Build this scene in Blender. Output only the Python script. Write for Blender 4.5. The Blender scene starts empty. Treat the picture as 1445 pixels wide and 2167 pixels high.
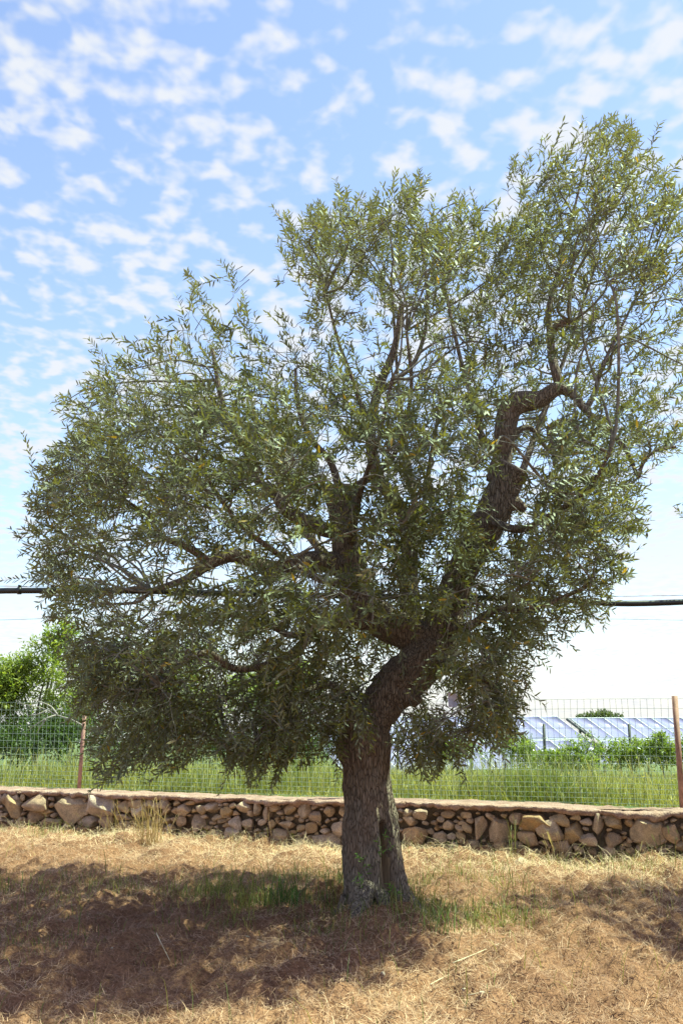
import bpy, bmesh, math, random
import numpy as np
from mathutils import Vector, Matrix

random.seed(7)
rng = np.random.default_rng(11)
scene = bpy.context.scene
COL = scene.collection
R = math.radians

# ------------------------------------------------------------------ camera
CAM_H, PITCH, FPX = 1.55, R(11.5), 2100.0
cam_data = bpy.data.cameras.new('camera')
cam = bpy.data.objects.new('camera', cam_data)
COL.objects.link(cam)
cam.location = (0, 0, CAM_H)
cam.rotation_euler = (R(90) + PITCH, 0, 0)
cam_data.sensor_fit = 'VERTICAL'
cam_data.sensor_height = 36.0
cam_data.lens = 36.0 * FPX / 2167.0
cam_data.clip_start, cam_data.clip_end = 0.1, 5000
scene.camera = cam

# ------------------------------------------------------------------ light
SUN_EL = R(60)
SUN_AZ = Vector((0.975, 0.22)).normalized()
SUN = Vector((SUN_AZ.x * math.cos(SUN_EL), SUN_AZ.y * math.cos(SUN_EL), math.sin(SUN_EL)))
sd = bpy.data.lights.new('sun', 'SUN')
sd.energy, sd.angle, sd.color = 4.3, R(0.53), (1.0, 1.25, 0.86)
so = bpy.data.objects.new('sun', sd)
so.rotation_euler = SUN.to_track_quat('Z', 'Y').to_euler()
so.location = SUN * 60
COL.objects.link(so)

world = bpy.data.worlds.new('World')
scene.world = world
world.use_nodes = True
wn, wl = world.node_tree.nodes, world.node_tree.links
wn.clear()
w_out = wn.new('ShaderNodeOutputWorld')
w_sky = wn.new('ShaderNodeTexSky')
w_sky.sky_type = 'NISHITA'
w_sky.sun_disc = False
w_sky.sun_elevation = SUN_EL
w_sky.sun_rotation = math.atan2(SUN_AZ.x, SUN_AZ.y)
w_sky.air_density, w_sky.dust_density, w_sky.ozone_density = 1.0, 0.6, 3.2
w_bg = wn.new('ShaderNodeBackground'); w_bg.inputs[1].default_value = 0.122
w_cl = wn.new('ShaderNodeBackground')
w_cl.inputs[0].default_value = (0.95, 0.975, 1.0, 1); w_cl.inputs[1].default_value = 0.405
w_mix = wn.new('ShaderNodeMixShader')
tc = wn.new('ShaderNodeTexCoord')
sep = wn.new('ShaderNodeSeparateXYZ')
wl.new(tc.outputs['Generated'], sep.inputs[0])
def wmath(op, a, b=None, clamp=False):
    n = wn.new('ShaderNodeMath'); n.operation = op; n.use_clamp = clamp
    for i, v in enumerate((a, b)):
        if v is None: continue
        if hasattr(v, 'links'): wl.new(v, n.inputs[i])
        else: n.inputs[i].default_value = v
    return n.outputs[0]
zc = wmath('ADD', wmath('MAXIMUM', sep.outputs[2], 0.0), 0.10)
cmb = wn.new('ShaderNodeCombineXYZ')
wl.new(wmath('DIVIDE', sep.outputs[0], zc), cmb.inputs[0])
wl.new(wmath('DIVIDE', sep.outputs[1], zc), cmb.inputs[1])
def wnoise(scale, detail, rough, off, dist=0.0):
    mp = wn.new('ShaderNodeMapping'); mp.inputs['Location'].default_value = off
    mp.inputs['Rotation'].default_value = (0, 0, R(-14)); mp.inputs['Scale'].default_value = (1.15, 1.0, 1)
    wl.new(cmb.outputs[0], mp.inputs[0])
    n = wn.new('ShaderNodeTexNoise'); n.noise_dimensions = '2D'
    n.inputs['Scale'].default_value = scale; n.inputs['Detail'].default_value = detail
    n.inputs['Roughness'].default_value = rough; n.inputs['Distortion'].default_value = dist
    wl.new(mp.outputs[0], n.inputs['Vector'])
    return n.outputs['Fac']
cells = wnoise(16.0, 2.6, 0.48, (3.1, 7.7, 0), 0.1)
large = wnoise(2.2, 2.0, 0.5, (0.4, 2.9, 0))
wisp = wnoise(6.0, 3.0, 0.55, (9.4, 1.2, 0), 0.2)
cov = wmath('ADD', wmath('ADD', cells, wmath('MULTIPLY', wmath('SUBTRACT', large, 0.5), 0.55)),
            wmath('MULTIPLY', wmath('SUBTRACT', wisp, 0.5), 0.25))
mr = wn.new('ShaderNodeMapRange'); mr.interpolation_type = 'SMOOTHSTEP'
mr.inputs['From Min'].default_value = 0.385; mr.inputs['From Max'].default_value = 0.74
mr.inputs['To Min'].default_value = 0.0; mr.inputs['To Max'].default_value = 0.88
wl.new(cov, mr.inputs['Value'])
# thin high veil that thickens with slant path
veil = wmath('MULTIPLY', wmath('DIVIDE', 0.07, zc), 0.95, True)
mask = wmath('SUBTRACT', 1.0, wmath('MULTIPLY', wmath('SUBTRACT', 1.0, mr.outputs[0]), wmath('SUBTRACT', 1.0, veil)))
wl.new(w_sky.outputs[0], w_bg.inputs[0])
wl.new(mask, w_mix.inputs[0]); wl.new(w_bg.outputs[0], w_mix.inputs[1]); wl.new(w_cl.outputs[0], w_mix.inputs[2])
wl.new(w_mix.outputs[0], w_out.inputs[0])

vs = scene.view_settings
vs.view_transform, vs.look, vs.gamma, vs.exposure = 'Standard', 'None', 1.0, 1.25
vs.use_curve_mapping = False
scene.cycles.max_bounces = 8
scene.cycles.transparent_max_bounces = 8
scene.cycles.use_denoising = True

# ------------------------------------------------------------------ helpers
CP, SP = math.cos(PITCH), math.sin(PITCH)
def ray(px, py):
    a, b = (px - 722.5) / FPX, (1083.5 - py) / FPX
    return np.array([a, CP - b * SP, SP + b * CP])
def at(px, py, Y):
    d = ray(px, py); t = Y / d[1]
    return np.array([d[0] * t, Y, CAM_H + d[2] * t])
def on_z(px, py, z=0.0):
    d = ray(px, py); t = (z - CAM_H) / d[2]
    return np.array([0, 0, CAM_H]) + d * t
def depth_of(p): return p[1] * CP + (p[2] - CAM_H) * SP
def px_m(p): return depth_of(p) / FPX          # metres per photo pixel at p

def wave_noise(seed, octs=5, f0=1.0, gain=0.55):
    r = np.random.default_rng(seed); terms = []
    for o in range(octs):
        for k in range(5):
            a = r.uniform(0, 2 * np.pi); f = f0 * 2 ** o * r.uniform(.7, 1.4)
            terms.append((np.cos(a) * f, np.sin(a) * f, r.uniform(0, 6.28), gain ** o))
    tot = sum(t[3] for t in terms) ** 1
    def fn(x, y):
        s = 0
        for a, b, c, g in terms: s = s + g * np.sin(a * x + b * y + c)
        return s / tot * 2.0
    return fn
def noise3(seed, octs=4, f0=1.0, gain=0.55):
    r = np.random.default_rng(seed); terms = []
    for o in range(octs):
        for k in range(6):
            v = r.normal(size=3); v /= np.linalg.norm(v)
            terms.append((v * f0 * 2 ** o * r.uniform(.7, 1.4), r.uniform(0, 6.28), gain ** o))
    tot = sum(t[2] for t in terms)
    def fn(P):
        s = np.zeros(len(P))
        for v, c, g in terms: s += g * np.sin(P @ v + c)
        return s / tot * 2.0
    return fn

def make_mesh(name, V, faces_list, mats, smooth=False, cols=None, mat_idx=None):
    """V (n,3); faces_list: list of (m,k) int arrays"""
    me = bpy.data.meshes.new(name)
    V = np.ascontiguousarray(V, dtype=np.float32)
    me.vertices.add(len(V)); me.vertices.foreach_set('co', V.ravel())
    loops = np.concatenate([np.asarray(f).ravel() for f in faces_list]).astype(np.int32)
    sizes = np.concatenate([np.full(len(f), np.asarray(f).shape[1], np.int32) for f in faces_list])
    starts = np.concatenate([[0], np.cumsum(sizes)[:-1]]).astype(np.int32)
    me.loops.add(len(loops)); me.loops.foreach_set('vertex_index', loops)
    me.polygons.add(len(sizes)); me.polygons.foreach_set('loop_start', starts)
    me.polygons.foreach_set('loop_total', sizes)
    if smooth: me.polygons.foreach_set('use_smooth', np.ones(len(sizes), bool))
    if mat_idx is not None: me.polygons.foreach_set('material_index', np.asarray(mat_idx, np.int32))
    me.update(calc_edges=True)
    for m in (mats if isinstance(mats, (list, tuple)) else [mats]): me.materials.append(m)
    if cols is not None:
        ca = me.color_attributes.new('tint', 'FLOAT_COLOR', 'POINT')
        c4 = np.ones((len(V), 4), np.float32); c4[:, :3] = cols
        ca.data.foreach_set('color', c4.ravel())
    return me
def link(name, me, parent=None, **props):
    o = bpy.data.objects.new(name, me); COL.objects.link(o)
    if parent is not None:
        o.parent = parent
        o.matrix_parent_inverse = parent_world(parent).inverted()
    for k, v in props.items(): o[k] = v
    return o
def parent_world(p):
    m = p.matrix_basis.copy()
    if p.parent is not None: m = parent_world(p.parent) @ p.matrix_parent_inverse @ m
    return m
def thing(name, loc, label, category, group=None):
    o = bpy.data.objects.new(name, None); COL.objects.link(o)
    o.location = Vector(loc); o.empty_display_size = 0.2
    o['label'] = label; o['category'] = category
    if group: o['group'] = group
    return o

def catmull(P, per):
    P = np.asarray(P, float)
    Q = np.vstack([2 * P[0] - P[1], P, 2 * P[-1] - P[-2]])
    out = []
    for i in range(1, len(Q) - 2):
        t = np.linspace(0, 1, per, endpoint=False)[:, None]
        p0, p1, p2, p3 = Q[i - 1], Q[i], Q[i + 1], Q[i + 2]
        out.append(.5 * ((2 * p1) + (-p0 + p2) * t + (2 * p0 - 5 * p1 + 4 * p2 - p3) * t ** 2 + (-p0 + 3 * p1 - 3 * p2 + p3) * t ** 3))
    out.append(P[-1][None])
    return np.vstack(out)
def tube(C, r, seg=8, cap=True, disp=None):
    """sweep; returns V, [faces]"""
    C = np.asarray(C, float); n = len(C); r = np.broadcast_to(np.asarray(r, float), (n,))
    T = np.gradient(C, axis=0); T /= np.linalg.norm(T, axis=1)[:, None] + 1e-9
    N = np.zeros_like(C)
    a = np.array([1., 0, 0]) if abs(T[0][0]) < .8 else np.array([0, 1., 0])
    v = a - T[0] * (a @ T[0]); N[0] = v / np.linalg.norm(v)
    for i in range(1, n):
        v = N[i - 1] - T[i] * (N[i - 1] @ T[i]); N[i] = v / (np.linalg.norm(v) + 1e-9)
    B = np.cross(T, N)
    th = np.linspace(0, 2 * np.pi, seg, endpoint=False)
    rr = r[:, None] * np.ones(seg)
    dirs = N[:, None] * np.cos(th)[None, :, None] + B[:, None] * np.sin(th)[None, :, None]
    if disp is not None: rr = rr * disp(np.arange(n) / max(n - 1, 1), th, C, dirs)
    V = (C[:, None] + dirs * rr[..., None]).reshape(-1, 3)
    i, j = np.meshgrid(np.arange(n - 1), np.arange(seg), indexing='ij')
    j2 = (j + 1) % seg
    F = np.stack([i * seg + j, i * seg + j2, (i + 1) * seg + j2, (i + 1) * seg + j], -1).reshape(-1, 4)
    fl = [F]
    if cap:
        V = np.vstack([V, C[0], C[-1]]); k = n * seg; jj = np.arange(seg); jn = (jj + 1) % seg
        fl.append(np.stack([np.full(seg, k), jn, jj], -1))
        fl.append(np.stack([np.full(seg, k + 1), (n - 1) * seg + jj, (n - 1) * seg + jn], -1))
    return V, fl
class Bag:
    def __init__(s): s.V, s.F, s.n = [], {}, 0
    def add(s, V, fl):
        s.V.append(V)
        for f in fl: s.F.setdefault(f.shape[1], []).append(f + s.n)
        s.n += len(V)
    def mesh(s, name, mat, smooth=True):
        return make_mesh(name, np.vstack(s.V), [np.vstack(f) for f in s.F.values()], mat, smooth)

# ------------------------------------------------------------------ materials
def mat(name):
    m = bpy.data.materials.new(name); m.use_nodes = True
    nt = m.node_tree; b = nt.nodes['Principled BSDF']
    return m, nt, b
def nd(nt, typ, ins=None, **kw):
    n = nt.nodes.new(typ)
    for k, v in kw.items(): setattr(n, k, v)
    for k, v in (ins or {}).items():
        if hasattr(v, 'links'): nt.links.new(v, n.inputs[k])
        else: n.inputs[k].default_value = v
    return n
def ramp(nt, fac, stops):
    n = nt.nodes.new('ShaderNodeValToRGB'); nt.links.new(fac, n.inputs[0])
    e = n.color_ramp.elements
    while len(e) < len(stops): e.new(0.5)
    for el, (p, c) in zip(e, stops): el.position = p; el.color = (*c, 1)
    return n.outputs[0]
def mixc(nt, fac, a, b, mode='MIX'):
    n = nt.nodes.new('ShaderNodeMix'); n.data_type = 'RGBA'; n.blend_type = mode
    for k, v in ((0, fac), (6, a), (7, b)):
        if hasattr(v, 'links'): nt.links.new(v, n.inputs[k])
        else: n.inputs[k].default_value = v if k == 0 else (*v, 1)
    return n.outputs[2]
def bump(nt, b, h, strength, dist=0.01):
    n = nd(nt, 'ShaderNodeBump', {'Height': h, 'Strength': strength, 'Distance': dist})
    nt.links.new(n.outputs[0], b.inputs['Normal'])
def objco(nt): return nd(nt, 'ShaderNodeNewGeometry').outputs['Position']

def leaf_material(name, under=None, trans=0.3, rough=0.42, trans_tint=(1.25, 1.25, 0.5), spec=0.5):
    m, nt, b = mat(name)
    at_ = nd(nt, 'ShaderNodeAttribute', attribute_name='tint').outputs['Color']
    col = at_
    if under is not None:
        bf = nd(nt, 'ShaderNodeNewGeometry').outputs['Backfacing']
        col = mixc(nt, bf, at_, mixc(nt, 0.75, at_, under))
    nt.links.new(col, b.inputs['Base Color'])
    b.inputs['Roughness'].default_value = rough
    b.inputs['Specular IOR Level'].default_value = spec
    tr = nd(nt, 'ShaderNodeBsdfTranslucent', {'Color': mixc(nt, 1.0, at_, trans_tint, 'MULTIPLY')})
    mx = nd(nt, 'ShaderNodeMixShader', {0: trans, 1: b.outputs[0], 2: tr.outputs[0]})
    nt.links.new(mx.outputs[0], nt.nodes['Material Output'].inputs[0])
    return m
M = {}
M['olive'] = leaf_material('olive_leaf', (0.30, 0.305, 0.225), 0.28, 0.5, (1.8, 1.55, 0.55), 0.35)
M['green'] = leaf_material('fresh_leaf', None, 0.4, 0.5, (1.5, 1.5, 0.5), 0.3)
M['grass'] = leaf_material('grass_blade', None, 0.35, 0.55, (1.3, 1.3, 0.6), 0.3)
M['straw'] = leaf_material('dry_straw', None, 0.15, 0.6, (1.1, 1.0, 0.8), 0.25)

m, nt, b = mat('olive_bark')
pos = objco(nt)
mp = nd(nt, 'ShaderNodeMapping', {'Vector': pos, 'Scale': (38, 38, 7)}).outputs[0]
v1 = nd(nt, 'ShaderNodeTexVoronoi', {'Vector': mp, 'Scale': 1.6}, feature='DISTANCE_TO_EDGE').outputs['Distance']
n1 = nd(nt, 'ShaderNodeTexNoise', {'Vector': mp, 'Scale': 1.3, 'Detail': 6, 'Roughness': .65}).outputs['Fac']
n2 = nd(nt, 'ShaderNodeTexNoise', {'Vector': pos, 'Scale': 3.2, 'Detail': 3}).outputs['Fac']
c = ramp(nt, n1, [(.25, (.12, .085, .066)), (.5, (.30, .225, .18)), (.75, (.48, .39, .33))])
crack = nd(nt, 'ShaderNodeMapRange', {'Value': v1, 'From Max': .16, 'To Min': .35}).outputs[0]
c = mixc(nt, 1.0, c, nd(nt, 'ShaderNodeCombineColor', {0: crack, 1: crack, 2: crack}).outputs[0], 'MULTIPLY')
c = mixc(nt, nd(nt, 'ShaderNodeMapRange', {'Value': n2, 'From Min': .5, 'From Max': .75, 'To Max': .5}).outputs[0], c, (.27, .16, .11))
nt.links.new(c, b.inputs['Base Color']); b.inputs['Roughness'].default_value = .9
b.inputs['Specular IOR Level'].default_value = .2
h = nd(nt, 'ShaderNodeMath', {0: nd(nt, 'ShaderNodeMath', {0: crack, 1: n1}, operation='MULTIPLY').outputs[0], 1: 1.4}, operation='MULTIPLY').outputs[0]
bump(nt, b, h, .9, .03)
M['bark'] = m

m, nt, b = mat('young_bark')
n1 = nd(nt, 'ShaderNodeTexNoise', {'Vector': objco(nt), 'Scale': 28, 'Detail': 4}).outputs['Fac']
nt.links.new(ramp(nt, n1, [(.3, (.10, .085, .07)), (.7, (.25, .22, .19))]), b.inputs['Base Color'])
b.inputs['Roughness'].default_value = .85
bump(nt, b, n1, .5, .004)
M['twig'] = m

m, nt, b = mat('cut_wood')
n1 = nd(nt, 'ShaderNodeTexNoise', {'Vector': objco(nt), 'Scale': 30, 'Detail': 5}).outputs['Fac']
nt.links.new(ramp(nt, n1, [(.3, (.16, .11, .08)), (.7, (.42, .33, .26))]), b.inputs['Base Color'])
b.inputs['Roughness'].default_value = .9; bump(nt, b, n1, .6, .01)
M['cut'] = m
m, nt, b = mat('bare_heartwood')
mp = nd(nt, 'ShaderNodeMapping', {'Vector': objco(nt), 'Scale': (60, 60, 6)}).outputs[0]
n1 = nd(nt, 'ShaderNodeTexNoise', {'Vector': mp, 'Scale': 1, 'Detail': 4}).outputs['Fac']
nt.links.new(ramp(nt, n1, [(.3, (.12, .075, .045)), (.7, (.33, .23, .15))]), b.inputs['Base Color'])
b.inputs['Roughness'].default_value = .8; bump(nt, b, n1, .5, .01)
M['heart'] = m

m, nt, b = mat('dry_mulch_soil')
pos = objco(nt)
n1 = nd(nt, 'ShaderNodeTexNoise', {'Vector': pos, 'Scale': 1.3, 'Detail': 5, 'Roughness': .6}).outputs['Fac']
n2 = nd(nt, 'ShaderNodeTexNoise', {'Vector': pos, 'Scale': 55, 'Detail': 4, 'Roughness': .7}).outputs['Fac']
c = ramp(nt, n1, [(.3, (.20, .098, .062)), (.55, (.29, .150, .092)), (.75, (.36, .205, .125))])
c = mixc(nt, 1.0, c, ramp(nt, n2, [(.3, (.45, .42, .4)), (.65, (1.15, 1.12, 1.1))]), 'MULTIPLY')
nt.links.new(c, b.inputs['Base Color']); b.inputs['Roughness'].default_value = .95
b.inputs['Specular IOR Level'].default_value = .1
bump(nt, b, n2, .8, .02)
M['soil'] = m

m, nt, b = mat('field_soil')
n1 = nd(nt, 'ShaderNodeTexNoise', {'Vector': objco(nt), 'Scale': 2.0, 'Detail': 6}).outputs['Fac']
nt.links.new(ramp(nt, n1, [(.3, (.05, .075, .02)), (.6, (.10, .13, .04)), (.8, (.20, .17, .08))]), b.inputs['Base Color'])
b.inputs['Roughness'].default_value = .95
M['field'] = m

m, nt, b = mat('limestone')
oi = nd(nt, 'ShaderNodeObjectInfo').outputs['Random']
tco = nd(nt, 'ShaderNodeTexCoord').outputs['Object']
pos = objco(nt)
n1 = nd(nt, 'ShaderNodeTexNoise', {'Vector': pos, 'Scale': 9, 'Detail': 6, 'Roughness': .62}).outputs['Fac']
n2 = nd(nt, 'ShaderNodeTexNoise', {'Vector': pos, 'Scale': 70, 'Detail': 4, 'Roughness': .7}).outputs['Fac']
base = ramp(nt, oi, [(0, (.46, .27, .14)), (.25, (.54, .38, .29)), (.5, (.48, .31, .17)), (.75, (.55, .40, .33)), (1, (.44, .29, .20))])
c = mixc(nt, nd(nt, 'ShaderNodeMapRange', {'Value': n1, 'From Min': .42, 'From Max': .7, 'To Max': .75}).outputs[0], base, (.22, .165, .125))
c = mixc(nt, 1.0, c, ramp(nt, n2, [(.3, (.6, .58, .56)), (.6, (1.1, 1.1, 1.1))]), 'MULTIPLY')
nt.links.new(c, b.inputs['Base Color']); b.inputs['Roughness'].default_value = .92
b.inputs['Specular IOR Level'].default_value = .2
h = nd(nt, 'ShaderNodeMath', {0: n1, 1: nd(nt, 'ShaderNodeMath', {0: n2, 1: .35}, operation='MULTIPLY').outputs[0]}, operation='ADD').outputs[0]
bump(nt, b, h, .8, .03)
M['stone'] = m

def rough_mat(name, stops, scale, bs=.7, bd=.02):
    m, nt, b = mat(name); pos = objco(nt)
    n1 = nd(nt, 'ShaderNodeTexNoise', {'Vector': pos, 'Scale': scale, 'Detail': 6, 'Roughness': .65}).outputs['Fac']
    n2 = nd(nt, 'ShaderNodeTexNoise', {'Vector': pos, 'Scale': scale * 9, 'Detail': 3}).outputs['Fac']
    c = ramp(nt, n1, stops)
    c = mixc(nt, 1.0, c, ramp(nt, n2, [(.3, (.7, .7, .7)), (.65, (1.1, 1.1, 1.1))]), 'MULTIPLY')
    nt.links.new(c, b.inputs['Base Color']); b.inputs['Roughness'].default_value = .95
    b.inputs['Specular IOR Level'].default_value = .15
    bump(nt, b, n2, bs, bd)
    return m
M['coping'] = rough_mat('weathered_coping', [(.3, (.27, .155, .12)), (.5, (.38, .235, .19)), (.72, (.45, .31, .26))], 7)
M['mortar'] = rough_mat('earth_mortar', [(.3, (.12, .085, .062)), (.6, (.22, .16, .115)), (.8, (.28, .21, .155))], 9, 1.0, .03)

def plain(name, col, rough=.5, metal=0.0, var=0.25, scale=20):
    m, nt, b = mat(name)
    n1 = nd(nt, 'ShaderNodeTexNoise', {'Vector': objco(nt), 'Scale': scale, 'Detail': 4}).outputs['Fac']
    lo = tuple(x * (1 - var) for x in col); hi = tuple(min(1, x * (1 + var)) for x in col)
    nt.links.new(ramp(nt, n1, [(.3, lo), (.7, hi)]), b.inputs['Base Color'])
    b.inputs['Roughness'].default_value = rough; b.inputs['Metallic'].default_value = metal
    return m
M['wire'] = plain('galvanised_wire', (.30, .36, .33), .45, .3)
M['rust'] = plain('rusty_post', (.38, .20, .165), .8)
M['blackpost'] = plain('black_post', (.025, .024, .025), .6)
M['pipe'] = plain('black_polythene', (.018, .018, .020), .38)
M['steel'] = plain('dull_steel', (.12, .12, .13), .5, .5)
M['alu'] = plain('aluminium_frame', (.75, .75, .76), .4, .2, .08)
M['plastic'] = plain('pale_plastic', (.52, .50, .66), .4, 0, .1)
M['deadwood'] = plain('dead_wood', (.30, .25, .23), .9)
M['pebble'] = plain('pale_pebble', (.42, .32, .24), .9, 0, .2, 40)
m, nt, b = mat('solar_glass')
b.inputs['Base Color'].default_value = (.25, .225, .40, 1); b.inputs['Roughness'].default_value = .18
b.inputs['IOR'].default_value = 1.5; b.inputs['Coat Weight'].default_value = .6; b.inputs['Coat Roughness'].default_value = .12
M['solar'] = m

# ------------------------------------------------------------------ layout of ground and wall
WA, WB = on_z(0, 1757), on_z(1445, 1826)
WU = (WB - WA) / np.linalg.norm(WB - WA); WN = np.array([WU[1], -WU[0], 0.0])   # WN points to the camera side
if WN[1] > 0: WN = -WN
WALL_H, WALL_T = 0.53, 0.50
def wall_s(x, y):   # signed distance behind the wall face
    return -((x - WA[0]) * WN[0] + (y - WA[1]) * WN[1])
TRUNK = on_z(797, 1934)
big = wave_noise(3, 3, .9, .5); mid = wave_noise(4, 4, 4.0, .6); fine = wave_noise(5, 3, 22., .6)
def lawn_z(x, y):
    z = .04 * big(x, y) + .085 * mid(x, y) + .055 * fine(x, y)
    d = np.hypot(x - TRUNK[0], y - TRUNK[1])
    z = z + .05 * np.exp(-(d / .55) ** 2)
    mx, my = on_z(690, 1905)[:2]
    z = z + .11 * np.exp(-(((x - mx) / .26) ** 2 + ((y - my) / .20) ** 2)) * (1 + .6 * mid(x * 3, y * 3))
    s = wall_s(x, y)
    z = z + .05 * np.exp(-(s / .35) ** 2)
    return z * np.clip((30 - np.abs(x)) / 20, 0, 1)
def field_z(x, y):
    s = wall_s(x, y)
    return WALL_H - .02 - .048 * np.clip(s - 1, 0, 28) - .032 * np.clip(s - 29, 0, 2000) + .03 * mid(x * .6, y * .6) * np.clip(s - .6, 0, 1)

def grid_sheet(name, xs, ys, zf, material, warp=None):
    X, Y = np.meshgrid(xs, ys)
    if warp is not None: X, Y = warp(X, Y)
    V = np.stack([X, Y, zf(X, Y)], -1).reshape(-1, 3)
    nx, ny = len(xs), len(ys)
    i, j = np.meshgrid(np.arange(ny - 1), np.arange(nx - 1), indexing='ij')
    F = np.stack([i * nx + j, i * nx + j + 1, (i + 1) * nx + j + 1, (i + 1) * nx + j], -1).reshape(-1, 4)
    return link(name, make_mesh(name, V, [F], material, True), kind='structure')
# coordinates along / behind the wall so that both sheets meet under it
def wall_warp(S, T): return WA[0] + WU[0] * S - WN[0] * T, WA[1] + WU[1] * S - WN[1] * T
def graded(lo, hi, step, far_lo, far_hi, n=14):
    c = np.arange(lo, hi + step / 2, step)
    a = lo - np.geomspace(step * 2, lo - far_lo, n)[::-1]; b_ = hi + np.geomspace(step * 2, far_hi - hi, n)
    return np.concatenate([a, c, b_])
SA = graded(-1.5, 11.0, .04, -400, 400)
grid_sheet('ground', SA, np.concatenate([-9.6 - np.geomspace(.1, 60, 12)[::-1], np.arange(-9.6, .21, .04)]), lawn_z, M['soil'], wall_warp)
grid_sheet('field', graded(-6, 14, .25, -900, 900), np.concatenate([np.arange(.20, 30, .25), 30 + np.geomspace(.5, 1500, 24)]), field_z, M['field'], wall_warp)

# ------------------------------------------------------------------ stone wall
wall = thing('stone_wall', WA + WU * 4.5, 'low dry stone retaining wall of tan boulders with a crumbling mortar top', 'wall')
S0, S1 = -2.2, 12.0
def wall_pt(s, v, out=0.0): return WA + WU * s + WN * out + np.array([0, 0, v])
ss = np.arange(S0 - 8, S1 + 8, .04); vv = np.linspace(-.15, WALL_H - .01, 18)
SS, VV = np.meshgrid(ss, vv)
wn_ = wave_noise(21, 4, 6.0, .6)
OUT = -.085 + .05 * wn_(SS, VV * 1.3)
V = WA + SS[..., None] * WU + OUT[..., None] * WN; V[..., 2] = VV
nx, ny = len(ss), len(vv)
i, j = np.meshgrid(np.arange(ny - 1), np.arange(nx - 1), indexing='ij')
F = np.stack([i * nx + j, i * nx + j + 1, (i + 1) * nx + j + 1, (i + 1) * nx + j], -1).reshape(-1, 4)
link('mortar_core', make_mesh('mortar_core', V.reshape(-1, 3), [F], M['mortar'], True), wall)
# coping: profile sweep with ragged front edge
ss = np.arange(S0 - 4, S1 + 4, .018)
n_e = wave_noise(31, 5, 2.2, .7); n_h = wave_noise(32, 4, 1.2, .6); n_t = wave_noise(33, 6, 5.0, .8)
front = .015 + .13 * n_e(ss, 0 * ss); sag = .018 * n_h(ss, 0 * ss)
sag -= .03 * np.exp(-((ss - 8.2) / .5) ** 2)
prof = []
for (o, z) in [(-.10, -.075), (0.0, -.055), (.015, -.03), (.0, -.006), (-.05, .004), (-.15, .006), (-.26, .008), (-.38, .006), (-.47, 0.0), (-.5, -.06)]:
    w = 1.0 if o > -.12 else (.5 if o > -.3 else 0)
    th = (.055 if o > -.12 and z < -.01 else .02) * n_t(ss * 1.6, o * 9 + 0 * ss)
    prof.append(wall_pt(ss[:, None], 0, 0)[:, :] * 1 + (o + front * w + .035 * n_t(ss * 1.7, o * 7 + 0 * ss))[:, None] * WN + np.stack([0 * ss, 0 * ss, WALL_H + z + sag + th], -1))
V = np.stack(prof, 1).reshape(-1, 3); nx = len(prof)
i, j = np.meshgrid(np.arange(len(ss) - 1), np.arange(nx - 1), indexing='ij')
F = np.stack([i * nx + j, (i + 1) * nx + j, (i + 1) * nx + j + 1, i * nx + j + 1], -1).reshape(-1, 4)
link('coping', make_mesh('coping', V, [F], M['coping'], True), wall)

def stone_mesh(seed, sub):
    r = np.random.default_rng(seed)
    bm = bmesh.new(); bmesh.ops.create_icosphere(bm, subdivisions=sub, radius=1.0)
    P = np.array([v.co[:] for v in bm.verts])
    F = np.array([[v.index for v in f.verts] for f in bm.faces]); bm.free()
    q = np.sign(P) * np.abs(P) ** .72                      # boxier
    P = q / np.abs(q).max()
    for k in range(13):                                      # chipped planes
        n = r.normal(size=3); n[1] *= .7; n /= np.linalg.norm(n); d = r.uniform(.48, .86)
        e = P @ n - d; P = P - np.where(e > 0, e * 1.0, 0)[:, None] * n
    nf = noise3(seed + 500, 4, 2.6, .6)
    P = P * (1 + .07 * nf(P) + .05 * nf(P * 3.1))[:, None]
    for a in range(3): P[:, a] /= np.abs(P[:, a]).max()
    return make_mesh('stone', P, [F], M['stone'], True)
stone_big = [stone_mesh(100 + k, 4) for k in range(14)]
stone_small = [stone_mesh(200 + k, 3) for k in range(16)]
def wall_uv(px, py):
    d = ray(px, py); o = np.array([0, 0, CAM_H])
    t = ((WA - o) @ WN) / (d @ WN); p = o + d * t
    return (p - WA) @ WU, p[2], np.linalg.norm(p)
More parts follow.
